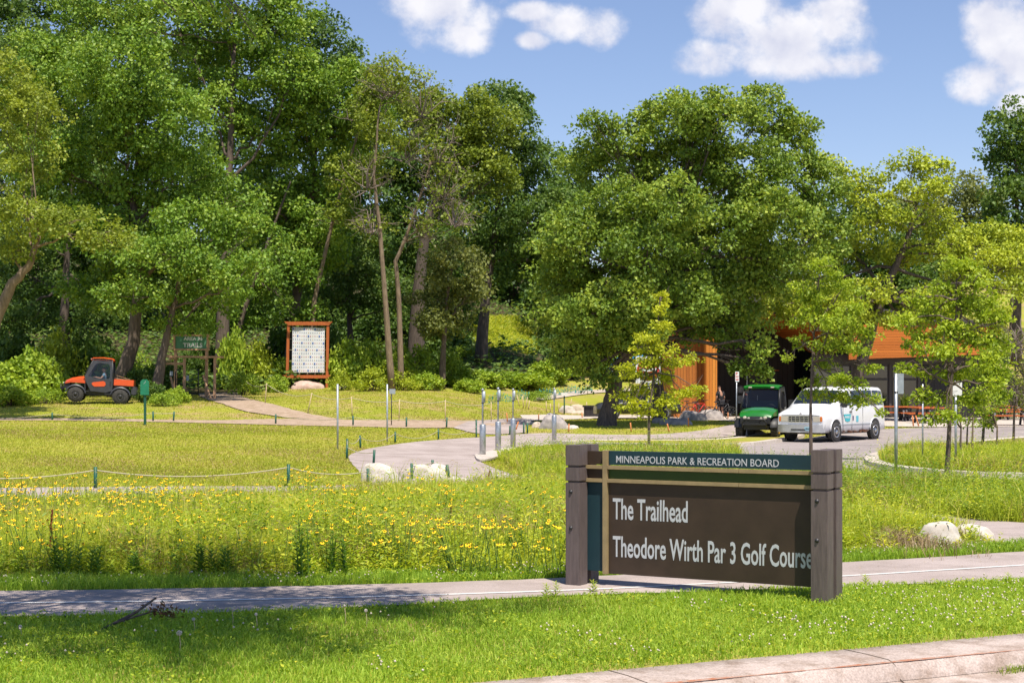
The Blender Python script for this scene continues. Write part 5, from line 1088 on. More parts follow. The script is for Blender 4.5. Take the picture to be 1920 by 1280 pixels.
for k_ in ('shl','shr','shl2','shr2'): R[k_] = .045
b = ON(1351, 84)
person('person', 'person in a black shirt and dark shorts standing with bent head by the bicycles', b, math.radians(25), J, R,
  [('body', E, M['skin'], 0), ('shirt', [('pel','wai'),('wai','che'),('che','nek2'),('che','sl'),('che','sr'),('sl','slh'),('sr','srh')], M['shirt_dark'], .018),
   ('shorts', [('pel','hl'),('pel','hr'),('hl','knl'),('hr','knr')], M['shorts'], .02), ('hair', [('hb','hb2')], M['hair'], .008),
   ('shoes', [('shl','shl2')], M['black'], 0), ('shoes', [('shr','shr2')], M['black'], 0)])
# ------------------------------------------------------------------ the building
def Wd(px, py, d): return Vector(W(px, py, d))
bx = 9.4; root = empty('trailhead_building', (14, 90, .4), 0, 'modern park building of orange cedar boards and dark glass behind the oaks', 'building')
def bb(name, m, x0, x1, y0, y1, z0, z1, bev=0, par=None):
    mb = MB(); mb.box(((x0+x1)/2-14, (y0+y1)/2-90, (z0+z1)/2-.4), (x1-x0, y1-y0, z1-z0)); return mb.build(name, m, par or root, bev)
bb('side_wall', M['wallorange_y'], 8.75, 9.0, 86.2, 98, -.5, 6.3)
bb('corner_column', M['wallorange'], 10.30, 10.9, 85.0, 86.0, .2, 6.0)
bb('board_wall', M['wallorange_shaded'], 8.7, 10.296, 86.0, 86.2, -.2, 6.2)
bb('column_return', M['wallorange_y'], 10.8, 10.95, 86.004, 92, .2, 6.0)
bb('recess_wall', M['darkwall'], 10.96, 16.2, 91.8, 92.1, -.5, 6.2)
dr = bb('door', M['door'], 13.55, 15.2, 91.72, 91.796, .3, 2.9); bb('handle', M['galv'], 14.05, 14.08, 91.66, 91.70, 1.2, 1.6, par=dr)
bb('door_trim', M['galv'], 13.44, 13.50, 91.70, 91.79, .3, 3.0); bb('door_trim', M['cedar'], 13.5, 15.3, 91.70, 91.79, 3.01, 3.07)
mb = MB(); mb.lathe((13.1-14, 91.7-90, 1.95-.4), [(.22,0),(.22,-.03),(.14,-.035),(.14,-.02)], 'Y', 20); mb.build('round_emblem', M['galv_flat'], root)
bb('notice', M['galv_flat'], 12.95, 13.28, 91.7, 91.78, 1.15, 1.6)
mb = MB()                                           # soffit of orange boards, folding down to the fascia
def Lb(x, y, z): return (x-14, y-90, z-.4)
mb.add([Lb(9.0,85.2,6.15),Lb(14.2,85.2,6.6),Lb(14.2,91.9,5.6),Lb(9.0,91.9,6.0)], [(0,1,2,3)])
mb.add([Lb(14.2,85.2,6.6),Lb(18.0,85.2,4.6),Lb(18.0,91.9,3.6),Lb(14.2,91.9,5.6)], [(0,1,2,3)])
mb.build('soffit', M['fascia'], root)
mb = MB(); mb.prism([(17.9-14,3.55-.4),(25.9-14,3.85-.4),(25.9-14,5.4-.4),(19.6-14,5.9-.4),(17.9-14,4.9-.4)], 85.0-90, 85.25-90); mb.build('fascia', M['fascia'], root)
mb = MB(); mb.add([Lb(8.6,84.9,6.4),Lb(14.2,84.9,6.9),Lb(19.6,84.9,5.95),Lb(26.1,84.9,5.45),Lb(26.1,100,5.9),Lb(14.2,100,7.6),Lb(8.6,100,6.6),
        Lb(8.6,84.9,6.2),Lb(14.2,84.9,6.62),Lb(19.6,84.9,5.7),Lb(26.1,84.9,5.2),Lb(26.1,100,5.6),Lb(14.2,100,7.3),Lb(8.6,100,6.4)],
       [(0,1,2,3,4,5,6),(7,13,12,11,10,9,8),(0,7,8,1),(1,8,9,2),(2,9,10,3),(3,10,11,4),(4,11,12,5),(5,12,13,6),(6,13,7,0)]); mb.build('roof', M['roof'], root)
bb('window_wall_base', M['darkwall'], 16.2, 25.5, 86.0, 86.3, -.3, .55)
bb('window_lintel', M['frame'], 16.2, 25.5, 86.05, 86.25, 3.3, 3.85)
for i, (x0, x1) in enumerate(((16.2,18.2),(18.35,20.25),(20.4,21.8))):
    f = bb('window', M['frame'], x0-.02, x1+.02, 86.06, 86.2, .56, 3.29); 
    for z0, z1 in ((.66,2.45),(2.58,3.2)): bb('pane', M['winglass'], x0+.08, x1-.08, 86.03, 86.055, z0, z1, par=f)
    bb('mullion', M['frame'], x1+.02, x1+.14, 85.97, 86.21, .56, 3.29)
bb('dark_wall', M['darkwall'], 21.95, 25.5, 86.02, 86.28, .56, 3.29)
bb('end_wall', M['darkwall'], 25.52, 25.8, 86.0, 98, -.3, 4.2); bb('rear_wall', M['darkwall'], 8.9, 25.7, 98, 98.3, -.5, 5.8)
# planter with tall leaves by the windows
b = ON(1697, 83.5); root = empty('planter', b, 0, 'dark planter with spiky green leaves between the picnic tables and windows', 'planter')
mb = MB(); mb.box((0,0,.3), (.5,.5,.6), taper=1.15); mb.build('pot', M['darkwall'], root, .02)
n = 60; blades('leaves', rng.normal(0,.1,n), rng.normal(0,.1,n), rng.uniform(.5,1,n), np.full(n,.05), rng.uniform(.2,.8,n), rng.random(n), M['L_young_g'], z=np.full(n,.6), parent=root, kind=None)
# picnic tables
def picnic(px, d, rz, label, w=1.8):
    b = ON(px, d); root = empty('picnic_table', b, rz, label, 'picnic table', 'orange timber picnic tables on the plaza')
    mb = MB(); mb.box((0,0,.74), (w,.72,.06)); mb.build('table_top', M['cedar'], root, .008)
    for y in (-.68,.68): mb = MB(); mb.box((0,y,.45), (w,.26,.05)); mb.build('seat', M['cedar'], root, .008)
    for x in (-w*.36, w*.36):
        mb = MB(); mb.bar((x,-.2,.7),(x,-.55,0),.09); mb.bar((x,.2,.7),(x,.55,0),.09); mb.bar((x+.05,-.66,.40),(x+.05,.66,.40),.07); mb.build('leg_frame', M['steel_dark'], root)
picnic(1672,80,.1,'orange picnic table just behind the rear of the white van')
picnic(1716,79,.0,'orange picnic table in front of the spiky planter')
picnic(1748,76,.25,'orange picnic table nearest the plaza edge, partly behind the thin pole')
picnic(1905,82,.1,'orange picnic table at the far right edge, rearmost')
picnic(1890,73,-.1,'orange picnic table at the far right edge, nearest')
for i, px in enumerate((1713, 1724)):
    b = ON(px, 72); mb = MB(); mb.tube([(0,0,-.1),(-.12*i-.05,0,.5)], [.035,.03], 6); o = mb.build('orange_stake', M['ostake']); o.location = b
    tag(o, ['thin dark orange stake leaning on the plaza grass, left of its neighbour','bright orange stake leaning on the plaza grass right of the van'][i], 'stake', 'orange stakes right of the van')
# blue canopy tent
b = ON(1186, 108); root = empty('canopy_tent', b, 0, 'blue pop-up canopy behind the leaning oak trunk', 'canopy'); mb = MB()
R4 = [(-1.5,-1.5,2.35),(1.5,-1.5,2.35),(1.5,1.5,2.35),(-1.5,1.5,2.35)]; mb.add(R4+[(0,0,3.0)]+[(x,y,z-.28) for x,y,z in R4], [(0,1,4),(1,2,4),(2,3,4),(3,0,4),(0,5,6,1),(1,6,7,2),(2,7,8,3),(3,8,5,0)]); mb.build('cloth', M['canvas'], root)
for x in (-1.45,1.45):
    for y in (-1.45,1.45): mb = MB(); mb.tube([(x,y,0),(x,y,2.3)], [.03]*2, 6); mb.build('leg', M['galv'], root)
b = ON(1117, 88); mb = MB(); mb.box((0,0,.25), (1.3,.4,.6)); mb.box((0,-.02,.6), (1.45,.5,.1)); o = mb.build('low_wall', M['darkwall'], None, .02); o.location = b; tag(o, 'low dark block wall on the far lawn left of the leaning oak', 'wall')
# bicycles
def bicycle(px, d, rz, label, m):
    b = ON(px, d); root = empty('bicycle', b, rz, label, 'bicycle', 'bicycles parked by the orange column'); R_ = .34
    for x in (-.52,.52):
        mb = MB(); k = 28; mb.tube([(x+R_*math.cos(2*PI*i/k), 0, R_+R_*math.sin(2*PI*i/k)) for i in range(k+1)], [.024]*(k+1), 6, cap=False); w = mb.build('wheel', M['tyre'], root)
        mb = MB()
        for i in range(12): a = PI*i/6; mb.tube([(x,0,R_),(x+.32*math.cos(a),0,R_+.32*math.sin(a))], [.004]*2, 3)
        mb.build('spokes', M['galv'], w)
    mb = MB(); A, B_, C_, D_ = (-.52,0,.34), (-.08,0,.30), (-.22,0,.82), (.36,0,.84)
    for p, q_ in ((A,B_),(A,C_),(B_,C_),(C_,D_),(B_,D_),(D_,(.52,0,.34))): mb.tube([p,q_], [.022]*2, 6)
    mb.build('frame', m, root)
    mb = MB(); mb.box((-.25,0,.93), (.26,.14,.05), taper=.8); mb.tube([(-.22,0,.8),(-.24,0,.93)], [.014]*2, 5); mb.build('saddle', M['black'], root, .01)
    mb = MB(); mb.tube([(.36,0,.84),(.33,0,1.0)], [.016]*2, 5); mb.tube([(.40,-.3,1.02),(.33,-.1,1.0),(.33,.1,1.0),(.40,.3,1.02)], [.014]*4, 5); mb.build('handlebar', M['black'], root)
    mb = MB(); mb.lathe((-.08,0,.30), [(.09,-.01),(.09,.01)], 'Y', 14); mb.build('crank', M['steel_dark'], root)
bicycle(1310,83,.5,'red bicycle leaning left of the orange corner column',M['red_paint'])
bicycle(1352,82.6,.15,'dark bicycle with big wheels in front of the standing person',M['steel_dark'])
bicycle(1296,84.5,-.2,'dark bicycle against the orange board wall behind the red one',M['steel_dark'])

# ------------------------------------------------------------------ vehicles (local frame: +x forward, +y the vehicle's left)
def wheel(parent, x, y, R_, w, rimm, hub=.62, n=28, knob=False, sgn=1):
    mb = MB(); h = w/2
    mb.lathe((x,y,R_), [(R_*hub,-h*.9),(R_*.93,-h),(R_,-h*.7),(R_,h*.7),(R_*.93,h),(R_*hub,h*.9)], 'Y', n)
    if knob:
        for i in range(22):
            a = 2*PI*i/22; q = Matrix.Rotation(-a, 3, 'Y')
            for s_ in (-1,1): mb.box((x+math.cos(a+.07*s_)*R_*1.0, y+s_*h*.5, R_+math.sin(a+.07*s_)*R_), (.05,h*.8,.06), q)
    o = mb.build('wheel', M['tyre'], parent)
    mb = MB(); s = sgn; ys = y+s*h
    mb.lathe((x,ys,R_), [(R_*hub,-s*.02),(R_*hub*.96,s*.004),(R_*hub*.82,s*.0),(R_*hub*.75,-s*.04),(R_*.22,-s*.015),(R_*.2,s*.015),(R_*.05,s*.018)], 'Y', n)
    r = mb.build('rim', rimm, o)
    mb = MB()
    for i in range(8): a = 2*PI*i/8; mb.lathe((x+math.cos(a)*R_*hub*.58, ys-s*.022, R_+math.sin(a)*R_*hub*.58), [(R_*.055,0),(R_*.055,s*.006)], 'Y', 8)
    mb.build('rim_hole', M['black'], o)
    return o
def arch(parent, x, y, z, r, s, m='black'):
    mb = MB(); mb.lathe((x,y,z), [(r,0),(r,s*.012)], 'Y', 28); return mb.build('wheel_arch', M[m], parent)
# ---- white van
h_ = Vector((-.612,-.79)); ctr = ON(1545, 61.5); lx = Vector((-h_.y, h_.x)); c2 = Vector((ctr.x, ctr.y))-h_*2.72-lx*1.0
# lx must be the vehicle's left
loc = Vector((c2.x, c2.y, T(c2.x, c2.y)+.04)); van = empty('passenger_van', loc, math.atan2(h_.y, h_.x), 'white passenger van with rusty sills parked at the edge of the drive', 'van')
ST = [ # x, top z, roof half width, belt z, belt half, mid half
 (2.73,1.06,.87,.98,.94,.97),(2.69,1.17,.90,1.08,.97,.99),(2.4,1.26,.92,1.17,.98,1.0),(1.98,1.35,.93,1.27,.98,1.01),(1.80,1.42,.90,1.34,.98,1.01),
 (1.30,1.82,.88,1.38,.99,1.01),(1.02,2.04,.86,1.38,.99,1.01),(.75,2.11,.87,1.38,.99,1.01),(0,2.15,.87,1.38,.99,1.01),(-1.4,2.16,.87,1.38,.99,1.01),(-2.5,2.14,.86,1.38,.98,1.0),(-2.70,2.06,.84,1.36,.96,.98),(-2.78,1.6,.86,1.30,.95,.97)]
rows = []
for x, zt, wr, bz, wb, wm in ST:
    half = [(0,zt),(wr*.6,zt-.005),(wr*.93,zt-.03),(wr,min(zt-.07, zt-.03)),(wb,bz),(wm,.86 if bz > .9 else .8),(wm,.66),(wm-.02,.46),(wm-.10,.36),(0,.36)]
    ring = [(x,y,z) for y,z in half]+[(x,-y,z) for y,z in half[-2:0:-1]]; rows.append(ring)
mb = MB(); mb.grid(rows, close=True); mb.add(rows[0], [tuple(range(len(rows[0])))]); mb.add(rows[-1], [tuple(range(len(rows[-1])))])
body = mb.build('body', M['white_paint'], van)
def sidept(x, f, s, off=.012):                      # point on the glasshouse side, f 0 = belt, 1 = roof edge
    X = [r[0] for r in ST][::-1]; zt = np.interp(x, X, [r[1] for r in ST][::-1]); wr = np.interp(x, X, [r[2] for r in ST][::-1]); bz = np.interp(x, X, [r[3] for r in ST][::-1]); wb = np.interp(x, X, [r[4] for r in ST][::-1])
    return (x, s*(wb+(wr-wb)*f+off), bz+(zt-.07-bz)*f)
for s in (1,-1):
    for x0, x1, nm in ((1.32,.42,'front'),(.22,-.62,'s'),(-.72,-1.62,'s'),(-1.72,-2.28,'s'),(-2.34,-2.60,'s')):
        mb = MB(); q = [sidept(x0, .06, s), sidept(x1, .06, s), sidept(x1-.0, .86, s), sidept(x0-(.42 if nm == 'front' else 0), .86, s)]
        if nm == 'front': q[3] = sidept(.92, .86, s)
        inn = [tuple(Vector(p)+Vector((0,s*.004,0))) for p in q]
        cen = sum((Vector(p) for p in q), Vector())/4
        mb.add([tuple(Vector(p)+(Vector(p)-cen)*.05) for p in q], [(0,1,2,3)]); gk = mb.build('window_seal', M['black'], van)
        mb = MB(); mb.add(inn, [(0,1,2,3)]); mb.build('window', M['glass'], van)
mb = MB()                                           # windscreen
def wsp(x, y, off=.014): zt = np.interp(x, [1.02,1.30,1.80], [2.04,1.82,1.42]); return (x+off, y, zt+off-.004)
mb.grid([[wsp(x, y*(.78+.05*(x-1.02)/.8)) for y in np.linspace(-1,1,7)] for x in (1.72,1.5,1.30,1.08)]); mb.build('windscreen', M['glass'], van)
mb = MB(); mb.prism([(1.66,1.42),(1.40,1.62),(1.05,1.62),(1.05,1.36)], -.5, .55); 
mb = MB(); mb.box((2.745,0,.89), (.04,1.04,.26)); g = mb.build('grille', M['chrome'], van, .01)
mb = MB(); 
for z in (.82,.89,.96): mb.box((2.768,0,z), (.012,.96,.05))
mb.build('grille_opening', M['black'], g)
mb = MB()
for y in np.linspace(-.36,.36,5): mb.box((2.776,y,.89), (.01,.025,.22))
mb.build('grille_bars', M['chrome'], g)
for s in (1,-1):
    mb = MB(); mb.box((2.735,s*.69,.89), (.05,.30,.20)); mb.build('headlight', M['lens'], van, .015)
    mb = MB(); mb.box((2.70,s*.885,.89), (.10,.09,.20)); mb.build('turn_signal', M['amber'], van, .015)
    mb = MB(); mb.box((1.30,s*1.16,1.48), (.10,.22,.30)); mb.bar((1.28,s*.98,1.42),(1.28,s*1.08,1.42),.04); mb.build('mirror', M['black'], van, .02)
mb = MB(); mb.grid([[(2.60,-1.0,z0),(2.82,-.93,z0),(2.90,-.5,z0),(2.92,0,z0),(2.90,.5,z0),(2.82,.93,z0),(2.60,1.0,z0)] for z0 in (.38,.44,.62,.68)]); mb.add([(2.60,-1.0,.68),(2.82,-.93,.68),(2.90,-.5,.68),(2.92,0,.68),(2.90,.5,.68),(2.82,.93,.68),(2.60,1.0,.68)], [(0,1,2,3,4,5,6)])
bp_ = mb.build('front_bumper', mat('worn silver bumper', (.50,.50,.51), .38, .45, var=.12, scale=5), van); mb = MB(); mb.box((2.918,0,.48), (.02,.62,.05)); mb.build('bumper_slot', M['black'], bp_)
mb = MB(); mb.box((2.915,.42,.52), (.02,.30,.14)); pl = mb.build('number_plate', mat('pale blue plate', (.35,.60,.68), .5), van)
letters('RNR', pl, (2.928,.33,.49), (0,1,0), (0,0,1), .07, .20, M['steel_dark'], .01)
mb = MB(); mb.box((2.727,0,1.028), (.02,1.62,.014)); mb.build('hood_gap', M['black'], van)
mb = MB(); mb.lathe((2.712,0,1.075), [(.05,0),(.05,.012)], 'X', 16); mb.build('round_emblem', M['blue_paint'] if False else M['steel_dark'], van)
mb = MB(); mb.box((-2.80,0,.50), (.12,1.9,.18)); mb.build('rear_bumper', M['chrome'], van, .02)
for s in (1,-1):
    for x in (1.72,-1.78): arch(van, x, s*(1.00 if s > 0 else -1.0)*(1 if s > 0 else -1)*s if False else s*1.008, .42, .46, s); wheel(van, x, s*.93, .38, .24, M['chrome'], .60, sgn=s)
    for x in (1.72,-1.78):
        mb = MB(); mb.tube([(x+.47*math.cos(a), s*1.015, .42+.47*math.sin(a)) for a in np.linspace(0,PI,14)], [.022]*14, 5); mb.build('arch_lip', M['white_paint'], van)
    mb = MB()
    for i in range(16): x = random.uniform(-1.2,1.1); mb.box((x, s*.985, .375+random.uniform(-.03,.03)), (random.uniform(.05,.2),.06,random.uniform(.02,.09)))
    for i in range(8): x = -1.3-.48*math.cos(i); mb.box((-2.22+random.uniform(-.05,.1), s*1.008, .42+random.uniform(-.05,.25)), (random.uniform(.03,.1),.02,random.uniform(.03,.10)))
    mb.build('rusty_sill', M['rust'], van); 
    mb = MB(); mb.box((-.05,s*1.016,.66), (3.2,.012,.035)); mb.build('side_moulding', M['galv_flat'], van)
    mb = MB(); mb.box((1.1,s*1.010,.88),(.008,.012,.95)); mb.box((.32,s*1.010,.88),(.008,.012,.95)); mb.box((-.66,s*1.010,.88),(.008,.012,.9)); mb.build('door_gap', M['black'], van)
    mb = MB(); mb.box((.45,s*1.02,1.16),(.16,.03,.045)); mb.build('door_handle', M['black'], van, .006)
mb = MB(); mb.prism([(1.06,1.06),(.44,1.06),(.50,.80),(.72,.76),(.92,.80)], 1.014, 1.022); dl = mb.build('door_decal', mat('teal decal', (.05,.45,.52), .5), van)
letters('PARKS', dl, (.96,1.024,.90), (-1,0,0), (0,0,1), .09, .40, M['white'], .01)
mb = MB(); mb.box((-.15,1.017,.87), (.20,.006,.24)); mb.build('side_decal', mat('teal decal2', (.12,.48,.58), .5), van)
mb = MB(); mb.box((.22,1.017,.90), (.09,.006,.18)); mb.build('side_decal', mat('plum decal', (.10,.05,.16), .5), van)
mb = MB(); mb.box((0,0,.34), (4.6,1.5,.10)); mb.bar((1.72,-.9,.38),(1.72,.9,.38),.08); mb.bar((-1.78,-.9,.38),(-1.78,.9,.38),.1); mb.build('underbody', M['steel_dark'], van)
for s in (1,-1): mb = MB(); mb.box((-2.77,s*.88,1.05), (.06,.13,.46)); mb.build('tail_light', M['red_paint'], van, .01)

# ---- cab-and-bed utility vehicles
def utv(loc, rz, pitch, label, paint, body_m, rimm, sc_, doors=True, group='utility vehicles'):
    r = empty('utility_vehicle', loc, rz, label, 'utility vehicle', group); r.rotation_euler = (0, pitch, rz); r.scale = (sc_,)*3
    B = M['black']; Dk = M[body_m]
    for s in (1,-1):
        wheel(r, 1.02, s*.62, .34, .26, rimm, .5, knob=True, sgn=s); wheel(r, -.98, s*.62, .34, .26, rimm, .5, knob=True, sgn=s)
    mb = MB(); mb.box((0,0,.42), (2.7,.9,.16)); mb.box((1.1,0,.46),(.6,.7,.24)); mb.bar((1.02,-.6,.36),(1.02,.6,.36),.08); mb.bar((-.98,-.6,.36),(-.98,.6,.36),.1); mb.build('chassis', B, r)
    # hood: sloping painted nose
    mb = MB(); prof = [(1.55,.86,.50),(1.50,.96,.56),(1.25,1.08,.60),(.95,1.15,.62),(.62,1.20,.64)]
    mb.grid([[(x,y*w,z-.10*abs(y)**3) for y in np.linspace(-1,1,9)] for x,z,w in prof])
    mb.grid([[(x,-w,z-.10),(x,-w,.80 if x > 1.3 else .86)] for x,z,w in prof]); mb.grid([[(x,w,.80 if x > 1.3 else .86),(x,w,z-.10)] for x,z,w in prof])
    hood = mb.build('hood', paint, r)
    mb = MB(); mb.grid([[(1.56,y,.86-.06*abs(y)),(1.60,y,.78),(1.56,y,.60)] for y in np.linspace(-.50,.50,7)]); mb.box((1.45,0,.70),(.26,1.04,.26)); mb.build('front_panel', B, r)
    for s in (1,-1):
        mb = MB(); mb.lathe((1.58,s*.36,.80), [(.065,0),(.065,.03),(.03,.035)], 'X', 14); mb.build('headlight', M['lens'], r)
        mb = MB(); mb.lathe((1.59,s*.22,.79), [(.045,0),(.045,.02)], 'X', 12); mb.build('headlight', M['lens'], r)
        # mudguards
        for x0 in (1.02,-.98):
            mb = MB(); aa = np.linspace(.15,PI-.15,12); mb.grid([[(x0+.45*math.cos(a), s*.50, .36+.42*math.sin(a)),(x0+.47*math.cos(a), s*.76, .36+.43*math.sin(a)),(x0+.43*math.cos(a), s*.77, .34+.38*math.sin(a))] for a in aa]); mb.build('mudguard', Dk, r)
    mb = MB(); mb.tube([(1.62,-.42,.42),(1.72,-.42,.62),(1.72,-.36,.74),(1.72,.36,.74),(1.72,.42,.62),(1.62,.42,.42)], [.028]*6, 7); mb.bar((1.71,-.42,.55),(1.71,.42,.55),.06,.05); mb.box((1.66,0,.60),(.10,.34,.14)); mb.build('brush_guard', B, r)
    # cab: pillars, roof, doors
    A = [(.66,1.20),(.28,1.98),(-.52,1.98),(-.62,.50),(.34,.46),(.62,.80)]
    mb = MB()
    for s in (1,-1):
        y = s*.68; yt = s*.62
        mb.tube([(.68,y,1.16),(.30,yt,1.98)], [.035]*2, 6); mb.tube([(-.60,y,.6),(-.58,y,1.3),(-.52,yt,1.98)], [.04]*3, 6); mb.tube([(.30,yt,1.98),(-.52,yt,1.98)], [.04]*2, 6)
    mb.bar((.30,-.62,1.98),(.30,.62,1.98),.06); mb.bar((-.52,-.62,1.98),(-.52,.62,1.98),.06); mb.build('cab_frame', B, r)
    mb = MB(); mb.grid([[(x,y*w,z-.05*abs(y)**4) for y in np.linspace(-1,1,9)] for x,z,w in ((.44,2.0,.60),(.36,2.06,.66),(-.1,2.10,.68),(-.5,2.07,.66),(-.60,2.0,.60))]); mb.grid([[(x,y*w,z-.05*abs(y)**4-.05) for y in np.linspace(-1,1,9)][::-1] for x,z,w in ((.44,2.0,.60),(.36,2.04,.66),(-.1,2.06,.68),(-.5,2.04,.66),(-.60,2.0,.60))]); roof_ = mb.build('cab_roof', paint, r)
    for s in (1,-1): mb = MB(); mb.box((.43,s*.40,1.98),(.05,.12,.05)); mb.build('roof_lamp', M['lens'], roof_)
    mb = MB(); mb.grid([[(.70,-.64,1.19),(.70,.64,1.19)],[(.33,-.58,1.95),(.33,.58,1.95)]]); 
    gw = M['glass_clear'] if 'glass_clear' in M else None
    if gw is None:
        gw = mat('clear glazing', (.6,.65,.65), .03, spec=.6); t = gw.node_tree; tb = t.nodes.new('ShaderNodeBsdfTransparent'); tb.inputs[0].default_value = (.80,.84,.84,1); mxs = t.nodes.new('ShaderNodeMixShader'); fr = t.nodes.new('ShaderNodeFresnel'); fr.inputs[0].default_value = 1.5
        gl = t.nodes.new('ShaderNodeBsdfGlossy'); gl.inputs['Roughness'].default_value = .03; t.links.new(fr.outputs[0], mxs.inputs[0]); t.links.new(tb.outputs[0], mxs.inputs[1]); t.links.new(gl.outputs[0], mxs.inputs[2]); t.links.new(mxs.outputs[0], t.nodes['Material Output'].inputs[0]); M['glass_clear'] = gw
    mb.build('windscreen', gw, r)
    for s in (1,-1):
        y = s*.70
        outer = [(.66,1.18),(.60,.95),(.36,.52),(-.30,.48),(-.60,.58),(-.62,1.0),(-.58,1.80),(-.46,1.96),(.10,1.98),(.30,1.92)]
        inner = [(.50,1.22),(.49,1.18),(.20,1.12),(-.10,1.11),(-.42,1.12),(-.47,1.2),(-.46,1.66),(-.38,1.80),(.04,1.82),(.20,1.76)]
        def yy(z): return s*(.70-.07*max(0, (z-1.1)/.9))
        mb = MB(); n = len(outer)
        vs = [(x,yy(z)+s*.02,z) for x,z in outer]+[(x,yy(z)+s*.02,z) for x,z in inner]+[(x,yy(z)-s*.02,z) for x,z in outer]+[(x,yy(z)-s*.02,z) for x,z in inner]
        fs = []
        for i in range(n):
            j = (i+1) % n; fs += [(i,j,n+j,n+i),(2*n+i,2*n+j,j,i),(n+i,n+j,3*n+j,3*n+i),(2*n+j,2*n+i,3*n+i,3*n+j)]
        mb.add(vs, fs); door = mb.build('door', Dk, r)
        mb = MB(); mb.add([(x,yy(z),z) for x,z in inner], [tuple(range(n))]); mb.build('window', gw, door)
        if doors:
            mb = MB(); mb.prism([(.28,.78),(.33,.86),(.28,.92),(-.18,1.0),(-.27,.96),(-.30,.84),(-.24,.76),(.2,.73)], s*.722, s*.735); mb.build('door_panel', paint, door)
        mb = MB(); mb.box((-.50,s*.73,.92),(.05,.03,.18)); mb.build('handle', B, door)
    mb = MB(); mb.box((-.30,0,.82),(.45,1.2,.16)); mb.box((-.50,0,1.15),(.12,1.2,.62),Matrix.Rotation(-.12,3,'Y')); mb.build('bench_seat', B, r, .03)
    mb = MB(); mb.box((0,0,.50),(1.2,1.3,.06)); mb.box((.62,0,.85),(.08,1.25,.6)); mb.build('floor', B, r)
    mb = MB(); k = 16; c = Vector((.24,.30,1.15)); mb.tube([c+Vector((.07*math.sin(2*PI*i/k), .17*math.cos(2*PI*i/k), .155*math.sin(2*PI*i/k))) for i in range(k+1)], [.014]*(k+1), 5, cap=False); mb.bar(c, (.6,.30,.95), .03); mb.build('steering_wheel', B, r)
    # bed
    mb = MB(); x0, x1, w, z0, z1 = -1.52, -.66, .70, .84, 1.12
    mb.box(((x0+x1)/2,0,z0-.02),(x1-x0,2*w,.05)); mb.build('bed_floor', B, r)
    for s in (1,-1): mb = MB(); mb.box(((x0+x1)/2,s*w,(z0+z1)/2),(x1-x0,.04,z1-z0)); mb.build('bed_side', paint, r, .008)
    mb = MB(); mb.box((x0-.0,0,(z0+z1)/2),(.04,2*w-.05,z1-z0)); mb.build('tailgate', paint, r, .008)
    mb = MB(); mb.box((x1+.0,0,z1-.1),(.04,2*w-.05,z1-z0+.12)); mb.build('bed_front', B, r)
    mb = MB(); mb.bar((-1.45,.3,1.10),(-.7,.5,1.16),.03); mb.bar((-1.3,-.3,1.14),(-.72,.1,1.30),.025); mb.build('tool_handles', M['cedar2'], r)
    for s in (1,-1): mb = MB(); mb.box((-1.56,s*.62,.62),(.22,.22,.42)); mb.build('rear_mudguard', Dk, r, .06)
    for s in (1,-1): mb = MB(); mb.box((-.48,s*.66,.42),(.42,.14,.06)); mb.box((-.5,s*.6,.6),(.3,.1,.3)); mb.build('step', B, r)
    return r
h_ = Vector((-.985,-.17)); b = ON(184, 79.0); sc_ = 1.07
red = utv(b+Vector((0,.2,.05)), math.atan2(h_.y, h_.x), math.radians(-3.5), 'orange-red utility vehicle with closed charcoal cab climbing at the wood edge', M['orange_paint'], 'grey_plastic', M['black'], sc_)
h_ = Vector((-.36,-.933)); b = ON(1432, 66.4)
grn = utv(b+Vector((0,0,.04)), math.atan2(h_.y, h_.x), 0, 'bright green utility vehicle with yellow wheels beside the white van', M['green_paint'], 'black', M['yellow_paint'], 1.05, doors=False); grn.scale = (1.05, 1.16, 1.05)
# driver in the red vehicle: seated, hands at the wheel
J = dict(pel=(0,0,.92), wai=(-.02,0,1.05), che=(-.02,0,1.24), nec=(0,0,1.38), hd0=(.01,0,1.46), hd=(.03,0,1.54), hd2=(.02,0,1.61), hl=(.03,.09,.92), hr=(.03,-.09,.92), kl=(.44,.12,.93), kr=(.44,-.12,.93), al=(.52,.12,.60), ar=(.52,-.12,.60), tl=(.66,.13,.57), tr=(.66,-.13,.57),
         sl=(-.02,.18,1.33), sr=(-.02,-.18,1.33), el=(.12,.24,1.13), er=(.14,-.22,1.14), wl=(.36,.15,1.18), wr=(.36,-.12,1.18), nose=(.125,0,1.53))
R = dict(pel=(.13,.12), wai=(.12,.11), che=(.14,.12), nec=.05, hd0=.06, hd=(.08,.09), hd2=.07, hl=.085, hr=.085, kl=.06, kr=.06, al=.045, ar=.045, tl=.035, tr=.035, sl=.06, sr=.06, el=.045, er=.045, wl=.03, wr=.03, nose=.014)
E = [('pel','wai'),('wai','che'),('che','nec'),('nec','hd0'),('hd0','hd'),('hd','hd2'),('hd','nose'),('pel','hl'),('pel','hr'),('hl','kl'),('hr','kr'),('kl','al'),('kr','ar'),('al','tl'),('ar','tr'),('che','sl'),('che','sr'),('sl','el'),('sr','er'),('el','wl'),('er','wr')]
fingers(J, R, E, 'wl', 1, (.9,0,.1), 'fl'); fingers(J, R, E, 'wr', -1, (.9,0,.1), 'fr')
J['nk'] = (0,0,1.34); R['nk'] = .05; J['sl2'] = (.05,.23,1.22); J['sr2'] = (.05,-.22,1.22); R['sl2'] = R['sr2'] = .055; J['h1'] = (-.02,0,1.57); J['h2'] = (-.01,0,1.64); R['h1'] = .085; R['h2'] = .065
J['g1'] = (.105,.055,1.56); J['g2'] = (.105,-.055,1.56); R['g1'] = R['g2'] = .018; J['k1'] = (.40,.12,.93); J['k2'] = (.40,-.12,.93); R['k1'] = R['k2'] = .065
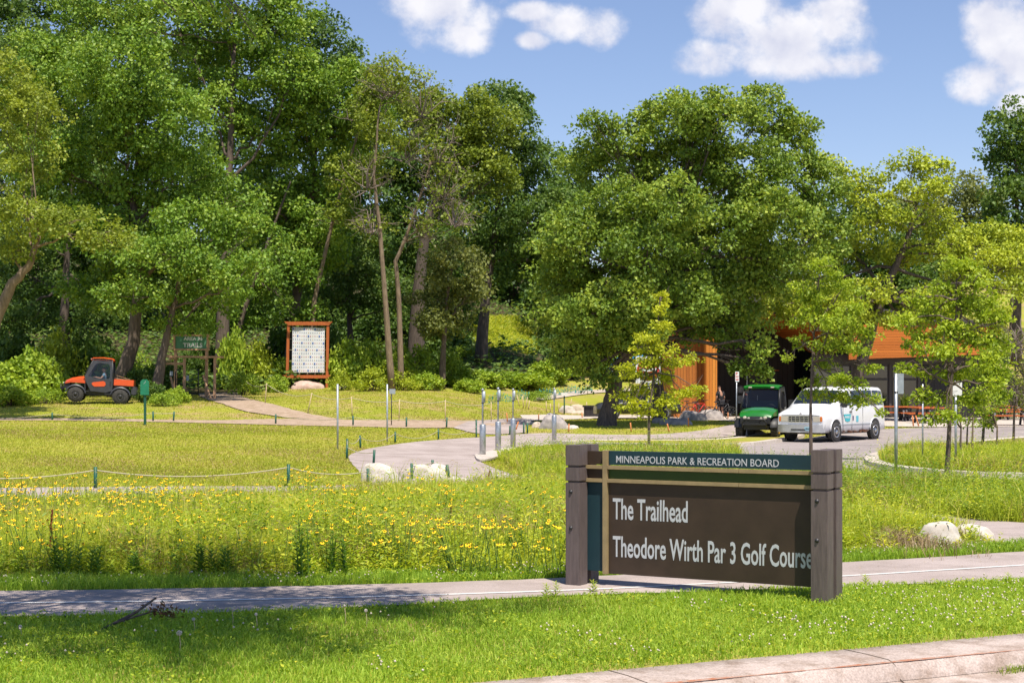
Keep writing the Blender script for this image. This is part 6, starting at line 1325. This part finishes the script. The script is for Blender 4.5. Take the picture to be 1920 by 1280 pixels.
mw = red.matrix_basis @ Matrix.Translation((-.18,.34,-.02))
dv = person('person', 'driver in a pale blue shirt and dark glasses seated in the orange-red utility vehicle', mw.to_translation(), 0, J, R,
  [('body', E, M['skin'], 0), ('shirt', [('pel','wai'),('wai','che'),('che','nk'),('che','sl'),('che','sr'),('sl','sl2'),('sr','sr2')], M['shirt_blue'], .018), ('trousers', [('pel','hl'),('pel','hr'),('hl','k1'),('hr','k2')], M['shorts'], .016),
   ('hair', [('h1','h2')], M['hair'], .006), ('sunglasses', [('g1','g2')], M['black'], 0)])
dv.rotation_euler = red.rotation_euler; dv.scale = red.scale
# ---- parked car behind the lime sapling
b = ON(1194, 84); car = empty('parked_car', b, math.radians(184), 'dark parked car mostly hidden behind the lime sapling and boulders', 'car')
CS = [(2.2,.72,.55,.60,.78),(2.0,.86,.62,.68,.86),(1.2,.98,.68,.78,.9),(.85,1.02,.70,.82,.9),(.25,1.50,.58,.90,.9),(-.6,1.56,.58,.92,.9),(-1.4,1.50,.56,.92,.9),(-2.0,1.05,.62,.88,.88),(-2.2,.8,.62,.66,.82)]
rows = []
for x, zt, wr, bz, wb in CS:
    half = [(0,zt),(wr*.8,zt-.01),(wr,zt-.05),(wb,min(bz,zt-.06)),(wb+.01,.55),(wb-.04,.30),(0,.28)]; rows.append([(x,y,z) for y,z in half]+[(x,-y,z) for y,z in half[-2:0:-1]])
mb = MB(); mb.grid(rows, close=True); mb.add(rows[0], [tuple(range(len(rows[0])))]); mb.add(rows[-1], [tuple(range(len(rows[-1])))]); mb.build('body', mat('dark blue car paint', (.03,.031,.034), .3, coat=.3), car)
for s in (1,-1):
    for x in (1.35,-1.35): wheel(car, x, s*.82, .33, .2, M['chrome'], .66, sgn=s)
    mb = MB(); mb.add([(.75,s*.895,.99),(-1.6,s*.90,1.0),(-1.35,s*.70,1.43),(.2,s*.70,1.43)], [(0,1,2,3)]); mb.build('window', M['glass'], car)

# ------------------------------------------------------------------ wild flowers and foreground details
def bloom_plant_meshes(seed, nb, h=.75, spread=.28):
    r = np.random.default_rng(seed); st, pe, co = MB(), MB(), MB(); C, D, Nn, Ls = [], [], [], []
    for i in range(nb):
        a = r.uniform(0, 2*PI); rr = spread*math.sqrt(r.random()); hh = h*r.uniform(.55,1.12); top = Vector((rr*math.cos(a), rr*math.sin(a), hh)); bs = Vector((rr*.25*math.cos(a), rr*.25*math.sin(a), -.05))
        st.tube([bs, bs.lerp(top,.5)+Vector((0,0,.03)), top], [.005,.004,.003], 3, cap=False)
        tilt = Vector((r.normal(0,.3), r.normal(-.55,.3), 1)).normalized(); u = tilt.orthogonal().normalized(); w = tilt.cross(u); R_ = r.uniform(.017,.028)
        vs = [top]; 
        for k in range(12):
            an = 2*PI*k/12; q = R_*(1 if k % 2 == 0 else .80); vs.append(top+(u*math.cos(an)+w*math.sin(an))*q-tilt*(R_*.22 if k % 2 == 0 else R_*.12))
        pe.add(vs, [(0, k+1, (k+1) % 12+1) for k in range(12)])
        co.lathe(top+tilt*.002, [(.007,-.002),(.0075,.005),(.003,.010)], 'Z', 6)
        for k in range(5):
            t = r.uniform(.15,.85); p = bs.lerp(top, t); an = r.uniform(0,2*PI); C.append(p); D.append((math.cos(an),math.sin(an),.5)); Nn.append((0,0,1)); Ls.append(r.uniform(.05,.09))
    lf = leafmesh('leaves', np.array(C), unit(np.array(D)), np.array(Nn, float), np.array(Ls), np.array(Ls)*.32, r.random(len(C)))
    out = [('stems', st.mesh('stems'), M['stemg']), ('petals', pe.mesh('petals'), M['petal']), ('cones', co.mesh('cones'), M['cone']), ('leaves', lf, M['L_forb'])]
    for _, me, m in out: me.materials.append(m)
    return out
FP = [bloom_plant_meshes(i, nb, h, sp) for i, (nb, h, sp) in enumerate([(8,.60,.38),(5,.56,.30),(11,.66,.50),(3,.54,.2)])]
def fplant(px, py_top, k, label, d=None):
    """the plant whose flowers show at (px, py_top)"""
    hk = (.60,.56,.66,.54)[k]; 
    g = None
    for dd in np.arange(17.6, 50, .15):
        x = (px-HX)/F*dd; z = CAMZ-(py_top-HY)/F*dd
        if z <= T(x, dd)+hk*.92: g = Vector((x, dd, T(x, dd))); break
    if g is None: return
    root = empty('yellow_coneflower', g, random.uniform(-.7,.7), label, 'flower', 'yellow coneflowers in the meadow')
    for nm, me, _ in FP[k]: link(nm, me, None, root)
zones = [((0,170,888,925),20,'low mass of yellow coneflowers at the left edge of the meadow'),((170,330,905,940),14,'yellow coneflowers in front of the green rope post'),((275,345,897,925),9,'raised clump of yellow coneflowers left of the middle of the cross path'),
         ((0,160,930,985),12,'yellow coneflowers scattered below the left edge mass'),((190,300,935,975),14,'yellow coneflowers in the meadow below the cross path'),((330,470,925,1000),12,'scattered yellow coneflowers in the left centre of the meadow'),
         ((530,605,880,905),12,'bright clump of yellow coneflowers by the second green rope post'),((600,700,915,970),16,'yellow coneflowers left of the pale boulders'),((775,850,897,935),12,'yellow coneflowers in front of the pale boulders'),
         ((850,960,1010,1030),10,'low yellow coneflowers in the right centre of the meadow'),((980,1062,975,1035),7,'yellow coneflowers beside the left post of the timber sign'),((0,130,985,1010),4,'lowest orange-yellow coneflowers at the left'),((620,760,950,985),7,'sparse yellow coneflowers in the centre of the meadow')]
for (x0, x1, y0, y1), n_, lab in zones:
    for i in range(max(4, int(n_*.72))): fplant(random.uniform(x0,x1), random.uniform(y0,y1), random.choice([0,1,1,2,3,0]), lab)
for i in range(55): fplant(random.uniform(0,1060), random.uniform(905,1010), random.choice([1,3,3]), 'small scattered yellow coneflowers loose in the meadow')
# rust-red dock stalks
for i, (px, yt, yb, lab) in enumerate([(92,955,1070,'tall rust-red dock stalk at the left of the meadow'),(841,945,1025,'rust-red dock stalk in the centre of the meadow'),(886,972,1010,'short rust-red dock stalk right of the central one'),(915,882,905,'thin red dock stalk beside the small pale boulder at the junction')]):
    d = G(px, yb).y; b = ON(px, d); h = (yb-yt)*d/F+.0; root = empty('dock_stalk', b, 0, lab, 'plant', 'rust-red dock stalks'); mb = MB(); mb.tube([(0,0,-.05),(.02,0,h*.5),(.035,.0,h)], [.006,.005,.002], 4); mb.build('stem', M['dock'], root)
    n = 320; t = .12+.88*rng.random(n); a = rng.uniform(0,2*PI,n); rad = (.030-.02*t)*np.sqrt(rng.random(n)); balls_o = np.stack([.035*t+rad*np.cos(a), rad*np.sin(a), t*h], 1)
    o = balls('seed_heads', balls_o, rng.uniform(.004,.009,n), M['dock'], kind=None); o.parent = root
# milkweed plants with broad dark leaves
def milk(px, yb, hpx, lab, k=13, L=.13):
    d = G(px, yb).y; b = ON(px, d); h = hpx*d/F; root = empty('milkweed', b, 0, lab, 'plant', 'broad-leaved milkweed plants'); st = MB(); C, D, Nn, Ls = [], [], [], []
    for j in range(3):
        ox, oy = random.uniform(-.12,.12), random.uniform(-.12,.12); hh = h*random.uniform(.75,1); lean = random.uniform(-.06,.06); st.tube([(ox,oy,-.03),(ox+lean*.5,oy,hh*.5),(ox+lean,oy,hh)], [.008,.006,.003], 4, cap=False)
        for i in range(k):
            t = .12+.88*i/k
            for s in (0, PI): an = i*1.57+s+random.uniform(-.3,.3); C.append((ox+lean*t,oy,hh*t)); D.append((math.cos(an),math.sin(an),.75)); Nn.append((-math.cos(an)*.4,-math.sin(an)*.4,1)); Ls.append(L*(1-.45*t))
    st.build('stems', M['stemg'], root); C = np.array(C); Ls = np.array(Ls)
    link('leaves', leafmesh('leaves', C, unit(np.array(D)), unit(np.array(Nn)), Ls, Ls*.36, np.clip(rng.normal(.25,.15,len(C)),0,1), fold=.05), M['L_maple'], root)
for px, yb, hp, lab in [(110,1085,80,'dark milkweed right of the tall red dock stalk'),(140,1088,70,'dark milkweed at the meadow edge, leftmost pair'),(172,1088,66,'dark milkweed third from the left at the meadow edge'),(380,1085,72,'dark milkweed left of centre at the meadow edge'),(420,1082,60,'lower dark milkweed beside its taller neighbour left of centre'),(572,1088,120,'tallest milkweed with feathery upright leaves at the meadow edge'),(600,1085,100,'tall milkweed right of the tallest one'),(632,1085,80,'shorter milkweed right of the tall pair'),(735,1060,60,'small dark milkweed in the centre of the meadow'),(965,1050,60,'milkweed left of the timber sign'),(1030,1030,60,'milkweed just left of the sign post'),(240,1086,52,'low milkweed between the left group and the centre'),(990,925,44,'leafy milkweed behind the small pale boulder'),(950,930,36,'leafy plant in front of the small pale boulder')]:
    milk(px, yb, hp, lab)
# brown weed patch by the right boulders
n = 2600; b = G(1690,1025); x = b.x+rng.normal(0,.45,n); y = b.y+rng.normal(0,.6,n)
blades('dry_weeds', x, y, rng.uniform(.08,.36,n)*np.exp(-((x-b.x)/.9)**2), rng.uniform(.006,.012,n), rng.uniform(.3,1,n), rng.random(n), mat_b := leaf_mat('dry pink-brown stalks', (.26,.17,.09), (.40,.28,.17), (.52,.42,.26), trans=.2))
# tall weeds and seedling tufts by the path
def weed(px, py, hpx, lab, leaf='L_forb'):
    b = G(px, py); h = hpx*b.y/F; n = 26; t = np.linspace(.1,1,n); a = np.arange(n)*2.4; C = np.stack([.02*np.sin(t*3), 0*t, t*h], 1)
    root = empty('weed', b, 0, lab, 'plant', 'weeds at the path edge'); mb = MB(); mb.tube([(0,0,-.02),(.02,0,h)], [.005,.002], 4); mb.build('stem', M['stemg'], root)
    Ls = .09*(1.1-.6*t); link('leaves', leafmesh('leaves', C, unit(np.stack([np.cos(a),np.sin(a),.6+0*a],1)), np.tile([[0,0,1.]],(n,1)), Ls, Ls*.22, .3+.3*t), M[leaf], root)
weed(1040,1122,32,'slender leafy weed left of the left sign post'); weed(1022,1120,26,'short leafy weed at the path edge further left of the sign'); weed(1110,1112,24,'leafy weed at the foot of the left sign post'); weed(1888,1100,26,'broad weed in the verge near the right frame edge'); weed(1620,1098,20,'small weed right of the right sign post')
# fallen branch
b = G(190, 1183); root = empty('fallen_branch', b, 0, 'dead forked branch with withered leaves lying on the grass beside the bike path', 'branch')
def Lg(px, py, z): g = G(px, 1183-(px-190)*.12); return Vector((g.x-b.x, g.y-b.y, z))
mb = MB(); mb.tube([Lg(188,0,.01), Lg(222,0,.07), Lg(255,0,.13), Lg(293,0,.24)], [.012,.014,.013,.009], 7); mb.tube([Lg(215,0,.06)+Vector((0,-.05,0)), Lg(255,0,.10)+Vector((0,-.05,.0)), Lg(296,0,.13)], [.009,.010,.005], 6); mb.build('wood', M['bark_dark'], root)
n = 90; p0, p1 = Lg(283,0,.13), Lg(332,0,.08); t = rng.random(n)[:,None]; C = np.array(p0)*(1-t)+np.array(p1)*t+rng.normal(0,.03,(n,3)); C[:,2] = np.abs(C[:,2])
link('withered_leaves', leafmesh('withered_leaves', C, unit(rng.normal(0,1,(n,3))), unit(rng.normal(0,1,(n,3))), rng.uniform(.03,.07,n), rng.uniform(.012,.03,n), rng.random(n), .1), M['dead_leaf'], root)
# dandelion clocks
for px, py, hp, r, lab in [(336,1228,42,.021,'largest white dandelion clock standing in the sunny grass'),(38,1200,26,.014,'dandelion clock in the shade at the left'),(363,1190,30,.014,'dandelion clock in shade right of the fallen branch'),(435,1180,40,.012,'faint dandelion clock in front of the path'),(480,1185,34,.013,'dandelion clock with bent brown stalk, right of the faint one'),(686,1180,36,.014,'dandelion clock at the middle of the path edge'),(646,1175,40,.009,'small dry seed head left of the middle one'),(304,1155,28,.010,'small dandelion clock beside the branch tip')]:
    b = G(px, py); h = hp*b.y/F; root = empty('dandelion', b, 0, lab, 'dandelion', 'dandelion clocks in the verge'); mb = MB(); mb.tube([(0,0,-.02),(.01,0,h*.5),(0,0,h)], [.003,.003,.0025], 5); mb.build('stalk', M['stake'], root)
    n = 160; dv_ = unit(rng.normal(0,1,(n,3)))*r; o = balls('seed_head', dv_*.9+np.array([0,0,h]), np.full(n, .0022+r*.07), M['puff'], kind=None); o.parent = root
# weed tuft in the kerb joint
b = Vector((*cp(3.55,-.72), -.14)); n = 260; x = b.x+rng.normal(0,.14,n); y = b.y+rng.normal(0,.04,n)+ (x-b.x)*.4
blades('kerb_weeds', x, y, rng.uniform(.02,.09,n), rng.uniform(.004,.009,n), rng.uniform(.3,1,n), rng.random(n)*.5, M['L_forb'], z=np.full(n,-.15))
# curved foxtail heads over the meadow
n = 900; y = 18*(34/18)**rng.random(n); x = rng.uniform(-1,1,n)*y*.33; ok = in_meadow(x, y); x, y = x[ok], y[ok]; n = len(x)
tz = terr(x,y)+.5+.25*rng.random(n); k = 6; sgn = np.where(rng.random(n) < .7, -1, 1)
C = np.stack([np.stack([x+sgn*t*.10, y, tz+.03*math.sin(PI*t)-.05*t*t], 1) for t in np.linspace(0,1,k)], 1).reshape(-1,3)
D = unit(np.stack([np.stack([sgn, 0*x, .6-1.6*t+0*x], 1) for t in np.linspace(0,1,k)], 1).reshape(-1,3))
link_o = link('foxtail_heads', leafmesh('foxtail_heads', C, D, unit(rng.normal(0,1,C.shape)), np.full(len(C),.03), np.full(len(C),.010), rng.random(len(C))), M['B_straw']); tag(link_o, kind='stuff')
# remove helper meshes left without users
for me in list(bpy.data.meshes):
    if me.users == 0: bpy.data.meshes.remove(me)
